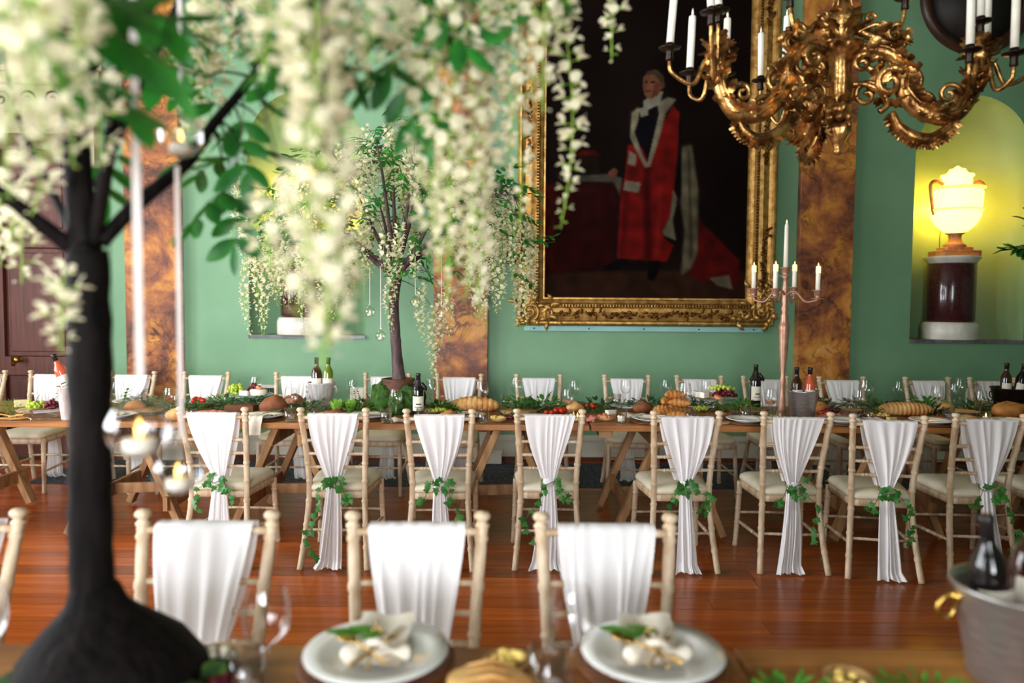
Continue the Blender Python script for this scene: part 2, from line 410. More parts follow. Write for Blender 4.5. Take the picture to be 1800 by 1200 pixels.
sw = MB()
for s in (-1, 1):                                     # scroll ornament on the frieze
    for k in range(3):
        cx = (DX0 + DX1) / 2 + s * (.18 + .24 * k); pts = []
        for j in range(22):
            a = j * 0.42; rr = .085 * (1 - j / 24)
            pts.append((cx + s * rr * math.cos(a), RY1 - .085, DTOP + .32 + rr * math.sin(a)))
        sw.tube(pts, .011, 6)
sw.build('frieze_scroll', M['iron'], door)
mid = (DX0 + DX1) / 2
for s, (a, b) in enumerate(((DX0, mid - .004), (mid + .004, DX1))):
    lf = MB(); w = b - a; zs = [0.02, 0.24, 0.80, 0.98, 2.02, 2.16, DTOP - .14, DTOP]; st = .13
    for x in (a + st / 2, b - st / 2): lf.box((x, RY1 - .03, (DTOP + .02) / 2), (st, .06, DTOP - .02))
    for k in (0, 2, 4, 6): lf.box(((a + b) / 2, RY1 - .03, (zs[k] + zs[k + 1]) / 2), (w - 2 * st, .06, zs[k + 1] - zs[k]))
    leafo = lf.build('door_leaf', M['door'], door, False, bevel=.004)
    for k in (1, 3, 5):
        pn = MB(); z0, z1 = zs[k], zs[k + 1]; X0, X1 = a + st, b - st
        pn.box(((X0 + X1) / 2, RY1 - .012, (z0 + z1) / 2), (X1 - X0, .02, z1 - z0)); pn.box(((X0 + X1) / 2, RY1 - .02, (z0 + z1) / 2), (X1 - X0 - .09, .03, z1 - z0 - .09))
        pn.build('door_panel', M['door'], leafo, False, bevel=.008)
kn = P(30, 632, RY1 - .11); m = MB()
Mk = Matrix.Translation((kn.x, RY1 - .06, kn.z)) @ Matrix.Rotation(PI / 2, 4, 'X')
m.lathe([(.03, 0), (.03, .008), (.012, .012), (.012, .04), (.03, .055), (.034, .07), (.026, .085), (0, .09)], 16, Mk)
m.box((kn.x - .07, RY1 - .064, kn.z - .02), (.03, .008, .09))
m.build('door_knob', M['brass'], door)
# ---- patterned carpet runner along the wall
cm = mat('navy_carpet', sr(34, 40, 54), 0.95, c2=sr(84, 88, 96), nscale=34, detail=3, lo=.45, hi=.6)
g0, g1 = G(900, 857).y, RY1 - .12
m = MB(); m.box(((x0 + RX1) / 2, (g0 + g1) / 2, 0.0), (RX1 - x0, g1 - g0, .0016))
tag(m.build('carpet_runner', cm, smooth=False), 'dark blue patterned carpet runner along the green wall', 'carpet')
# ---- cast grille on the wall and pale trunking by the skirting
def grille(x0p, x1p, y0p, y1p, label):
    a = P(x0p, y0p, RY1 - .02); b = P(x1p, y1p, RY1 - .02)
    t = thing('wall_grille', label, 'grille', ((a.x + b.x) / 2, RY1, b.z))
    w, h = b.x - a.x, a.z - b.z
    m = MB()
    for z in (.015, h - .015): m.box((0, -.013, z), (w, .026, .03))
    for x in (-w / 2 + .015, w / 2 - .015): m.box((x, -.013, h / 2), (.03, .026, h - .06))
    m.build('frame', M['skirting'], t, False)
    n = int(w / .022)
    for k in range(n):
        mm = MB(); mm.box((0, 0, 0), (.008, .012, h - .06)); mm.build('slat', M['iron'], t, False, (-w / 2 + .03 + (k + .5) * (w - .06) / n, -.01, h / 2))
grille(452, 488, 676, 720, 'cream framed metal wall grille between two white draped chairs')
grille(1700, 1800, 683, 745, 'dark wall grille behind the chairs at the far right')
m = MB(); a = G(852, 812).x; b = G(882, 812).x
m.box(((a + b) / 2, RY1 - .14, .05 + .008), (b - a, .16, .10)); m.box(((a + b) / 2, RY1 - .14, .112), (b - a + .012, .172, .008))
tag(m.build('socket_box', M['skirting'], smooth=False, bevel=.004), 'small white box on the floor against the skirting', 'box')

# ================================================================ portrait in a gilded frame
FO = [P(908, 571, RY1 - .1), P(1361, 573, RY1 - .1)]
FX0, FX1, FZ0 = FO[0].x, FO[1].x, FO[0].z
FZ1 = FZ0 + 3.75; FW = 0.265
paint_col = []
def inpoly(x, y, poly):
    c = False; n = len(poly); j = n - 1
    for i in range(n):
        xi, yi = poly[i]; xj, yj = poly[j]
        if (yi > y) != (yj > y) and x < (xj - xi) * (y - yi) / (yj - yi) + xi: c = not c
        j = i
    return c
# brush regions of the picture, in photo pixels, later ones on top
REG = [
 ([(940, 478), (1330, 470), (1330, 540), (940, 540)], (74, 40, 24), 5),
 ([(1200, 330), (1330, 380), (1330, 470), (1230, 470)], (30, 16, 12), 12),
 ([(955, 322), (1086, 318), (1080, 470), (955, 482)], (64, 12, 10), 8),
 ([(955, 322), (978, 322), (976, 470), (955, 474)], (88, 18, 14), 5),
 ([(980, 306), (1072, 303), (1098, 312), (1090, 344), (1078, 318), (985, 316)], (112, 102, 84), 3),
 ([(1006, 272), (1054, 270), (1052, 304), (1008, 305)], (40, 22, 14), 3), ([(1008, 272), (1022, 262), (1046, 262), (1054, 271)], (110, 22, 16), 3),
 ([(1068, 300), (1078, 292), (1086, 297), (1082, 308), (1070, 310)], (164, 92, 60), 2),
 ([(1225, 380), (1300, 455), (1300, 500), (1228, 492), (1212, 478)], (128, 22, 18), 5), ([(1246, 486), (1282, 480), (1288, 506), (1262, 500)], (168, 148, 118), 3),
 ([(1190, 255), (1214, 250), (1226, 330), (1226, 440), (1214, 470), (1197, 482), (1202, 400), (1192, 330)], (150, 136, 104), 4),
 ([(1206, 262), (1210, 262), (1218, 440), (1212, 462)], (104, 92, 66), 3),
 ([(1128, 186), (1176, 172), (1196, 200), (1196, 340), (1186, 362), (1186, 425), (1170, 458), (1084, 452), (1090, 340), (1100, 240)], (18, 12, 14), 3),
 ([(1102, 250), (1130, 258), (1140, 290), (1164, 210), (1180, 182), (1192, 195), (1190, 260), (1184, 330), (1184, 360), (1166, 415), (1184, 428), (1172, 458), (1084, 452), (1090, 340), (1098, 300)], (172, 26, 20), 3),
 ([(1130, 290), (1142, 290), (1146, 455), (1132, 456)], (104, 14, 14), 5), ([(1096, 330), (1106, 330), (1100, 450), (1088, 450)], (128, 18, 16), 5), ([(1156, 300), (1164, 300), (1160, 440), (1150, 450)], (196, 36, 26), 4),
 ([(1182, 330), (1190, 345), (1182, 385), (1188, 420), (1168, 412), (1164, 404), (1176, 380)], (170, 154, 122), 3),
 ([(1104, 262), (1118, 270), (1116, 290), (1102, 286)], (196, 180, 148), 3), ([(1098, 314), (1126, 318), (1122, 336), (1095, 332)], (196, 180, 148), 3), ([(1102, 290), (1124, 292), (1124, 308), (1100, 306)], (150, 28, 22), 3),
 ([(1108, 196), (1120, 186), (1126, 192), (1114, 230), (1128, 268), (1136, 284), (1156, 196), (1152, 178), (1172, 168), (1186, 172), (1168, 196), (1158, 236), (1142, 290), (1132, 292), (1106, 240)], (196, 180, 144), 3),
 ([(1122, 196), (1150, 184), (1154, 196), (1136, 276), (1120, 236)], (16, 14, 20), 2),
 ([(1128, 176), (1146, 160), (1164, 158), (1156, 182), (1130, 194)], (208, 196, 170), 2), ([(1122, 188), (1136, 184), (1138, 200), (1124, 204)], (186, 176, 152), 2),
 ([(1128, 134), (1136, 126), (1148, 125), (1158, 132), (1162, 150), (1154, 164), (1140, 172), (1131, 166), (1127, 150)], (190, 118, 82), 2),
 ([(1134, 124), (1150, 120), (1163, 130), (1166, 150), (1160, 156), (1156, 138), (1146, 129), (1134, 130)], (110, 84, 62), 2),
 ([(1148, 142), (1160, 146), (1154, 164), (1142, 171)], (140, 74, 50), 3),
 ([(1131, 141), (1136, 140), (1136, 143), (1131, 144)], (60, 30, 22), 1), ([(1141, 141), (1148, 140), (1148, 144), (1141, 144)], (60, 30, 22), 1), ([(1132, 157), (1141, 156), (1141, 159), (1132, 160)], (130, 48, 38), 1),
 ([(1060, 466), (1096, 452), (1104, 462), (1086, 472), (1062, 474)], (14, 10, 10), 2), ([(1140, 456), (1160, 456), (1156, 480), (1148, 492), (1138, 488)], (14, 10, 10), 2),
]
REGB = [(p, c, s_, (min(q[0] for q in p) - 2 * s_, min(q[1] for q in p) - 2 * s_, max(q[0] for q in p) + 2 * s_, max(q[1] for q in p) + 2 * s_)) for p, c, s_ in REG]
GX, GZ = 210, 360
cx0, cx1, cz0, cz1 = FX0 + FW - .01, FX1 - FW + .01, FZ0 + FW - .01, FZ1 - FW + .01
# photo pixel of every canvas vertex: invert the pixel helper once on a linear fit
pa, pb = P(950, 530, RY1 - .03), P(1320, 530, RY1 - .03); pc = P(950, 100, RY1 - .03)
sx = 370 / (pb.x - pa.x); sz = 430 / (pc.z - pa.z); shx = -(pc.x - pa.x) / (pc.z - pa.z)
verts = []; cols = []
for j in range(GZ + 1):
    for i in range(GX + 1):
        X = cx0 + (cx1 - cx0) * i / GX; Z = cz0 + (cz1 - cz0) * j / GZ
        verts.append((X, RY1 - .03, Z))
        px = 950 + (X - pa.x + shx * (Z - pa.z)) * sx; py = 530 - (Z - pa.z) * sz
        n1 = mnoise.noise(Vector((px * .05, py * .05, 0))); n2 = mnoise.noise(Vector((px * .012, py * .012, 3)))
        c = [15 + 6 * n2, 8 + 4 * n2, 6 + 3 * n2]
        for poly, rc, soft, (bx0, by0, bx1, by1) in REGB:
            if px < bx0 or px > bx1 or py < by0 or py > by1: continue
            h = 0
            for ox, oy in ((-.4, -.15), (.15, -.4), (.4, .15), (-.15, .4), (0, 0), (.7, .6)):
                if inpoly(px + ox * soft * 1.3, py + oy * soft * 1.3, poly): h += 1
            if h:
                f = h / 6; g_ = .49 + .16 * n1 + .08 * n2; c = [a * (1 - f) + v * g_ * f for a, v in zip(c, rc)]
        cols.append(sr(*[max(2, min(255, v)) for v in c]))
faces = [(j * (GX + 1) + i, j * (GX + 1) + i + 1, (j + 1) * (GX + 1) + i + 1, (j + 1) * (GX + 1) + i) for j in range(GZ) for i in range(GX)]
me = bpy.data.meshes.new('canvas'); me.from_pydata(verts, [], faces)
at = me.color_attributes.new('paint', 'FLOAT_COLOR', 'POINT'); at.data.foreach_set('color', [x for c in cols for x in c])
pm = bpy.data.materials.new('oil_paint'); pm.use_nodes = True; N, L = nodes_of(pm)
an = N.new('ShaderNodeVertexColor'); an.layer_name = 'paint'; L.new(an.outputs[0], N['Principled BSDF'].inputs['Base Color']); N['Principled BSDF'].inputs['Roughness'].default_value = .8
N['Principled BSDF'].inputs['Specular IOR Level'].default_value = .03
me.materials.append(pm)
portrait = thing('portrait_painting', 'large gold framed portrait of a standing man in a red robe', 'painting', (0, 0, 0))
inst('canvas', me, portrait)
prof = [(0, 0), (0, .06), (.02, .085), (.035, .085), (.05, .06), (.075, .05), (.13, .062), (.165, .055), (.18, .075), (.2, .075), (.215, .045), (.24, .035), (.25, .02), (.265, .02), (.265, 0)]
def frame_side(p0, p1, inward, name='frame_side'):
    """Mitred moulding from p0 to p1 (outer corners, x/z), profile (inset, height)."""
    d = (Vector(p1) - Vector(p0)); L_ = d.length; d.normalize(); nrm = Vector(inward)
    m = MB(); v = []; n = len(prof)
    for t in (0, 1):
        for w, h in prof:
            q = Vector(p0) + d * (w if t == 0 else L_ - w) + nrm * w
            v.append((q.x, RY1 - .03 - h, q.y))
    m.add(v, [(k, k + 1, n + k + 1, n + k) for k in range(n - 1)])
    return m.build(name, M['gilt'], portrait, False)
C = [(FX0, FZ0), (FX1, FZ0), (FX1, FZ1), (FX0, FZ1)]
INW = [(0, 1), (-1, 0), (0, -1), (1, 0)]
rnd = random.Random(7)
def acanthus(mb, c, ang, L_, w, yb, curl=1.0, lift=.02):
    """A curled gilded leaf lying on the x/z plane at depth yb."""
    ca, sa = math.cos(ang), math.sin(ang); v = []; f = []
    K = 6
    for k in range(K + 1):
        t = k / K; a = ang + curl * t * t * 1.2
        px = c[0] + L_ * t * math.cos(ang + curl * t * .6); pz = c[1] + L_ * t * math.sin(ang + curl * t * .6)
        ww = w * (math.sin(PI * min(1, t * .9 + .12)) ** .8) * (1 - .35 * (k % 2))
        nx, nz = -math.sin(a), math.cos(a); h = lift * (math.sin(PI * t) + .5)
        v += [(px + nx * ww, yb - h * .35, pz + nz * ww), (px, yb - h, pz), (px - nx * ww, yb - h * .35, pz - nz * ww)]
    for k in range(K): b = 3 * k; f += [(b, b + 1, b + 4, b + 3), (b + 1, b + 2, b + 5, b + 4)]
    mb.add(v, f)
def scroll2(mb, c, r, a0, turns, yb, rad, hand=1):
    pts = []; rr = []
    n = int(16 * turns)
    for j in range(n + 1):
        t = j / n; a = a0 + hand * 2 * PI * turns * t; q = r * (1 - .85 * t)
        pts.append((c[0] + q * math.cos(a), yb - .012 * t, c[1] + q * math.sin(a))); rr.append(rad * (1 - .4 * t))
    mb.tube(pts, rr, 6)
for i in range(4):
    p0, p1 = C[i], C[(i + 1) % 4]
    side = frame_side(p0, p1, INW[i])
    d = Vector(p1) - Vector(p0); L_ = d.length; d.normalize(); nv = Vector(INW[i])
    # beading on the inner ridge
    m = MB(); nb = int((L_ - 2 * .19) / .028)
    for k in range(nb):
        q = Vector(p0) + d * (.19 + (k + .5) * (L_ - .38) / nb) + nv * .19
        m.ball((q.x, RY1 - .03 - .075, q.y), (.011, .011, .011), 6, 4)
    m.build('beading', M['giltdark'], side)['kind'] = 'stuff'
    # trails of leaf ornament on the flat of the moulding
    m = MB(); k = 0.32
    while k < L_ - .32:
        e = min(k, L_ - k)
        if e < .95 or abs(k - L_ / 2) < .35:
            q = Vector(p0) + d * k + nv * (.105 + rnd.uniform(-.018, .018))
            acanthus(m, (q.x, q.y), math.atan2(d.y, d.x) + rnd.uniform(-1.3, 1.3), rnd.uniform(.05, .085), .017, RY1 - .09, rnd.choice((-1, 1)), .016)
            if rnd.random() < .5: scroll2(m, (q.x, q.y), .026, rnd.uniform(0, 6), 1.2, RY1 - .095, .006, rnd.choice((-1, 1)))
            if rnd.random() < .6: m.ball((q.x + rnd.uniform(-.03, .03), RY1 - .097, q.y + rnd.uniform(-.03, .03)), .009, 6, 4)
        k += .042
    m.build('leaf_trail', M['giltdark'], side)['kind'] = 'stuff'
for i in range(4):
    cx, cz = C[i]; ix = 1 if cx == FX0 else -1; iz = 1 if cz == FZ0 else -1
    m = MB(); o_ = Vector((cx + ix * .12, cz + iz * .12))
    scroll2(m, (o_.x + ix * .01, o_.y + iz * .01), .085, rnd.uniform(0, 6), 1.6, RY1 - .13, .016)
    scroll2(m, (o_.x + ix * .17, o_.y - iz * .01), .06, rnd.uniform(0, 6), 1.4, RY1 - .125, .013, -1)
    scroll2(m, (o_.x - ix * .01, o_.y + iz * .17), .06, rnd.uniform(0, 6), 1.4, RY1 - .125, .013, -1)
    for k in range(34):
        u, w = rnd.uniform(-.12, .30), rnd.uniform(-.12, .30)
        if u > .13 and w > .13: continue
        acanthus(m, (o_.x + ix * u, o_.y + iz * w), rnd.uniform(0, 6.28), rnd.uniform(.06, .11), .024, RY1 - .11 - rnd.uniform(0, .02), rnd.choice((-1, 1)), .028)
    m.build('corner_ornament', M['gilt'], portrait)
# rail under the picture
a, b = P(922, 577, RY1 - .03), P(1341, 578, RY1 - .03)
m = MB(); m.box(((a.x + b.x) / 2, RY1 - .02, FZ0 - .032), (b.x - a.x, .04, .05))
pr = m.build('picture_rail_batten', mat('pale_blue_paint', sr(150, 192, 186), .5, c2=sr(140, 182, 178), nscale=5), smooth=False, bevel=.004)
tag(pr, 'pale blue wooden batten under the gold framed portrait', 'batten')
for k in range(5):
    m = MB(); m.lathe([(.008, 0), (.008, .004), (0, .006)], 8, Matrix.Translation((a.x + (b.x - a.x) * (.04 + .23 * k), RY1 - .04, FZ0 - .032)) @ Matrix.Rotation(PI / 2, 4, 'X'))
    m.build('screw', M['iron'], pr)
# ---- round dark framed picture above the right niche
rc = P(1722, -8, RY1 - .04); t = thing('round_picture', 'round dark picture in a wooden frame above the lit niche', 'picture', (rc.x, RY1, rc.z))
Rr = .54; MR = Matrix.Rotation(PI / 2, 4, 'X')
m = MB(); m.lathe([(Rr, 0), (Rr, .05), (Rr - .03, .07), (Rr - .07, .06), (Rr - .10, .03), (Rr - .11, 0)], 48, MR, cap=False); m.build('frame', mat('dark_walnut', sr(66, 38, 26), .4, c2=sr(48, 26, 18), nscale=9), t)
m = MB(); m.lathe([(0, .012), (Rr - .1, .012), (Rr - .1, 0)], 48, MR, cap=False); m.build('canvas', mat('dark_canvas', sr(22, 20, 22), .5, c2=sr(40, 30, 26), nscale=3), t)

# ================================================================ urn lamps on porphyry pedestals in the niches
M['porphyry'] = mat('porphyry', sr(74, 30, 34), .18, c2=sr(50, 18, 24), nscale=60, coat=.4)
M['whitemarble'] = mat('white_marble', sr(232, 226, 214), .3, c2=sr(206, 200, 190), nscale=5, distort=1)
M['alabaster'] = mat('lit_alabaster', sr(255, 232, 170), .4, c2=sr(250, 214, 140), nscale=6, emit=(1.0, .46, .06, 1), estr=5.0)
M['alabrim'] = mat('alabaster_rim', sr(232, 186, 120), .4, c2=sr(216, 160, 96), nscale=8, emit=(1.0, .42, .06, 1), estr=1.6)
M['onyx'] = mat('amber_onyx', sr(206, 150, 100), .3, c2=sr(160, 104, 66), nscale=9, distort=1)
def urn_lamp(c, r, z, xpx, lab1, lab2):
    x = PX(xpx, RY1 + .12, 580); y = RY1 + .15; z += .03
    p = thing('pedestal', lab1, 'pedestal', (x, y, z))
    m = MB(); m.lathe([(.245, 0), (.25, .01), (.25, .13), (.235, .165), (.22, .17)], 40); m.build('base', M['whitemarble'], p)
    m = MB(); m.lathe([(.205, .17), (.215, .19), (.215, .725), (.205, .74)], 40); m.build('drum', M['porphyry'], p)
    m = MB(); m.lathe([(.215, .74), (.22, .755), (.235, .77), (.25, .79), (.25, .805), (.2, .81)], 40); m.build('cap', M['whitemarble'], p)
    u = thing('urn_lamp', lab2, 'lamp', (x + .02, y, z + .81))
    m = MB()
    for s, h0, h1 in ((.36, 0, .055), (.25, .055, .09)): m.box((0, 0, (h0 + h1) / 2), (s, s * .8, h1 - h0))
    m.build('plinth', M['onyx'], u, False, bevel=.006)
    m = MB(); m.lathe([(.10, .09), (.105, .11), (.07, .13), (.055, .17), (.06, .21), (.09, .225)], 28); m.build('stem', M['onyx'], u)
    m = MB(); m.lathe([(.02, .225), (.11, .245), (.17, .30), (.21, .37), (.225, .44)], 36); m.build('bowl', M['alabaster'], u)
    m = MB(); m.lathe([(.225, .44), (.235, .445), (.235, .455), (.22, .46)], 36); m.build('band', M['alabrim'], u)
    m = MB(); m.lathe([(.22, .46), (.226, .52), (.23, .62), (.22, .64)], 36); m.build('body', M['alabaster'], u)
    m = MB(); m.lathe([(.22, .64), (.245, .65), (.245, .665), (.14, .675)], 36); m.build('rim', M['alabrim'], u)
    m = MB(); m.lathe([(.13, .675), (.13, .76), (.125, .77)], 30); m.build('neck', M['alabaster'], u)
    m = MB(); m.lathe([(.125, .77), (.145, .775), (.145, .79), (.10, .80), (.075, .83), (.07, .845), (.03, .85), (.026, .865), (0, .88)], 30); m.build('lid', M['alabaster'], u)
    for s in (-1, 1):
        m = MB(); m.tube(smooth_path([(s * .13, 0, .70), (s * .2, 0, .73), (s * .255, 0, .70), (s * .25, 0, .6), (s * .235, 0, .5), (s * .215, 0, .40)], 4), [.018] * 20 + [.012], 8)
        m.build('handle', M['onyx'], u)
    m = MB(); m.tube([(-.12, .05, .0), (-.12, .05, .2), (-.1, .08, .26)], .004, 6); m.build('cable', M['iron'], u)
    bl = bpy.data.lights.new('niche_glow_fill', 'POINT'); bl.energy = 24; bl.color = (1.0, .40, .02); bl.shadow_soft_size = .03  # fill lamp added behind the urn to deepen the niche's yellow glow
    bo = bpy.data.objects.new('niche_glow_fill', bl); col.objects.link(bo); bo.parent = u; bo.location = (0, .235, .50)
urn_lamp(*NICHES[0], 532, 'porphyry pedestal with a white base in the left niche', 'glowing alabaster urn lamp in the left niche behind the blossom tree')
urn_lamp(*NICHES[1], 1672, 'dark red porphyry drum pedestal in the right niche', 'glowing alabaster urn lamp with handles in the right niche')

# ================================================================ trestle tables
TT = 0.762                                                   # table top height
TN, TF = G(965, 747, TT).y, 0
TF = TN + 0.95
FGF = G(900, 1136, TT).y; FGN = FGF - 0.95                   # foreground table
def trestle_table(x0, x1, y0, y1, label, group, dz=0.0, seed=0):
    t = thing('trestle_table', label, 'table', ((x0 + x1) / 2, (y0 + y1) / 2, 0), 0, group)
    L_, D = x1 - x0, y1 - y0; nb = 4; w = D / nb; top = TT + dz
    for k in range(nb):
        m = MB(); m.box((0, 0, 0), (L_, w - .003, .038)); m.build('top_board', M['table'], t, False, (0, -D / 2 + (k + .5) * w, top - .019), bevel=.004)
    for x in (-L_ / 2 + .10, L_ / 2 - .10):
        m = MB(); m.box((0, 0, 0), (.09, D - .10, .045)); m.build('batten', M['tleg'], t, False, (x, 0, top - .0605))
    for s in (-1, 1):
        xc = s * (L_ / 2 - .52)
        tr = None
        for q in (-1, 1):                                   # two hinged leg frames, splayed
            xt = xc + q * .06; xb = xc + q * .36
            for yy in (-1, 1):
                ya = yy * (D / 2 - .09 - (.05 if q > 0 else 0))
                m = MB(); m.beam((xt, ya, top - .04), (xb, ya, 0.02), .045, .075, (0, 1, 0))
                m.build('leg', M['tleg'], t, False, bevel=.004)
            for z, hh in ((.22, .09), (top - .12, .08)):
                f = (top - .04 - z) / (top - .06); xx = xt + (xb - xt) * f
                m = MB(); m.beam((xx, -D / 2 + .06, z), (xx, D / 2 - .06, z), .03, hh); m.build('cross_board', M['tleg'], t, False, bevel=.003)
        m = MB(); m.beam((xc - .26, 0, .22), (xc + .26, 0, .24), .03, .07); m.build('tie_board', M['tleg'], t, False, bevel=.003)
    return t
xa = G(1040, 748, TT).x
GRP = 'trestle tables in the middle row'
trestle_table(xa - .012 - 2.46 - 2.48, xa - .012 - 2.468, TN, TF, 'leftmost trestle table of the middle row, under the zinc bucket', GRP)
trestle_table(xa - .012 - 2.46, xa - .012, TN, TF, 'wooden trestle table carrying the far blossom tree', GRP)
trestle_table(xa, xa + 2.46, TN, TF, 'wooden trestle table carrying the tall copper candelabra', GRP)
trestle_table(xa + 2.468, xa + 2.468 + 2.46, TN, TF, 'trestle table running out of view at the far right', GRP)
xs_ = G(1284, 1136, TT).x
GRP = 'trestle tables in the foreground'
trestle_table(xs_ - .006 - 2.46, xs_ - .006, FGN, FGF, 'foreground trestle table carrying the near blossom tree', GRP)
trestle_table(xs_ + .006, xs_ + 2.466, FGN - .01, FGF + .005, 'foreground trestle table under the steel wine bucket', GRP)

# ================================================================ limewashed banquet chairs
def ringed(path, r0, rings, r_fn=None):
    """Sampled tube path with turned rings: path = list of (x,y,z), rings = list of parameters 0..1."""
    pts = smooth_path(path, 8); n = len(pts) - 1
    ts = sorted(set([i / n for i in range(n + 1)] + sum([[t - .012, t - .006, t, t + .006, t + .012] for t in rings], [])))
    P_, R_ = [], []
    for t in ts:
        if t < 0 or t > 1: continue
        u = t * n; i = min(int(u), n - 1); f = u - i
        P_.append(tuple(a + (b - a) * f for a, b in zip(pts[i], pts[i + 1])))
        rr = r_fn(t) if r_fn else r0
        dmin = min(abs(t - q) for q in rings) if rings else 1
        rr *= 1.16 if dmin < .001 else (1.13 if dmin < .0065 else (.93 if dmin < .0125 else 1.0))
        R_.append(rr)
    return P_, R_
BACK = [(.192, -.045, 0), (.172, .02, .22), (.160, .055, .44), (.168, .035, .64), (.184, -.02, .87), (.185, -.024, .885)]
def back_at(z):
    pts = smooth_path(BACK, 8)
    for a, b in zip(pts[:-1], pts[1:]):
        if a[2] <= z <= b[2] + 1e-9:
            f = (z - a[2]) / max(1e-9, b[2] - a[2]); return tuple(p + (q - p) * f for p, q in zip(a, b))
    return pts[-1]
CH = {}
def chair_meshes():
    for s in (-1, 1):
        p, r = ringed([(x * s, y, z) for x, y, z in BACK], .0175, [.12, .22, .34, .45, .56, .67, .78, .9])
        m = MB(); m.tube(p, r, 10)
        x, y, z = BACK[-1]
        m.lathe([(.0175, 0), (.021, .003), (.021, .01), (.013, .016), (.014, .02), (.0225, .028), (.024, .036), (.018, .045), (0, .048)], 12, Matrix.Translation((x * s, y - .001, z - .002)))
        CH['back_post', s] = m.mesh('back_post', M['limed'])
        p, r = ringed([(.205 * s, .455, 0), (.197 * s, .44, .2), (.19 * s, .425, .42)], .016, [.2, .4, .6, .8], lambda t: .0145 + .004 * t)
        m = MB(); m.tube(p, r, 10); m.lathe([(.0165, 0), (.0165, .02), (.015, .026)], 10, Matrix.Translation((.205 * s, .455, 0))); CH['front_leg', s] = m.mesh('front_leg', M['limed'])
        m = MB(); a = Vector(back_at(.19)); a.x *= s; b = Vector((.199 * s, .442, .17))
        p, r = ringed([tuple(a), tuple((a + b) / 2), tuple(b)], .0095, [.35, .5, .65], lambda t: .007 + .004 * math.sin(PI * t)); m.tube(p, r, 8); CH['side_stretcher', s] = m.mesh('side_stretcher', M['limed'])
    def seat_outline(w0, w1, d0, d1, n=9, inset=0):
        pts = []
        cs = [(-w0, d0), (w0, d0), (w1, d1), (-w1, d1)]; rr = [.05, .05, .09, .09]
        for i in range(4):
            p = Vector(cs[i]); a = (Vector(cs[i - 1]) - p).normalized(); b = (Vector(cs[(i + 1) % 4]) - p).normalized()
            A, B = p + a * rr[i], p + b * rr[i]
            for k in range(n):
                t = k / (n - 1); q = A * (1 - t) ** 2 + p * 2 * t * (1 - t) + B * t * t; pts.append((q.x, q.y))
        cx = sum(p[0] for p in pts) / len(pts); cy = sum(p[1] for p in pts) / len(pts)
        return [(cx + (x - cx) * (1 - inset), cy + (y - cy) * (1 - inset)) for x, y in pts]
    def stack(levels):
        m = MB(); rings = [[(x, y, z) for x, y in seat_outline(.168, .205, .04, .47, inset=i)] for i, z in levels]; n = len(rings[0])
        v = [p for r in rings for p in r]; f = []
        for j in range(len(rings) - 1):
            for k in range(n): f.append((j * n + k, j * n + (k + 1) % n, (j + 1) * n + (k + 1) % n, (j + 1) * n + k))
        f.append(tuple(range(n - 1, -1, -1))); f.append(tuple((len(rings) - 1) * n + k for k in range(n)))
        m.add(v, f); return m
    CH['seat_frame'] = stack([(.03, .392), (.0, .398), (0, .424), (.03, .432)]).mesh('seat_frame', M['limed'])
    CH['cushion'] = stack([(.05, .432), (.005, .440), (-.01, .452), (.02, .467), (.10, .479), (.3, .487), (.6, .491), (.9, .492)]).mesh('cushion', M['cushion'])
    def rail(z, r, rings, name, yo=0.0):
        a = Vector(back_at(z)); b = Vector((-a.x, a.y, a.z)); m = MB()
        p, rr = ringed([(a.x - .008, a.y + yo, z), (0, a.y + yo - .008, z), (b.x + .008, b.y + yo, z)], r, rings); m.tube(p, rr, 8); return m.mesh(name, M['limed'])
    CH['top_rail'] = rail(.872, .0115, [], 'top_rail')
    for k, z in enumerate((.575, .655, .735)): CH['back_rail', k] = rail(z, .0095, [.2, .26, .74, .8], 'back_rail')
    CH['back_stretcher'] = rail(.215, .0085, [.3, .5, .7], 'back_stretcher')
    m = MB(); p, rr = ringed([(-.196, .44, .22), (0, .44, .222), (.196, .44, .22)], .0085, [.3, .5, .7]); m.tube(p, rr, 8); CH['front_stretcher'] = m.mesh('front_stretcher', M['limed'])
chair_meshes()
def chair(x, y, rz, label, group):
    t = thing('banquet_chair', label, 'chair', (x, y, 0), rz, group)
    for k, me in CH.items(): inst(me.name.split('.')[0], me, t)
    return t
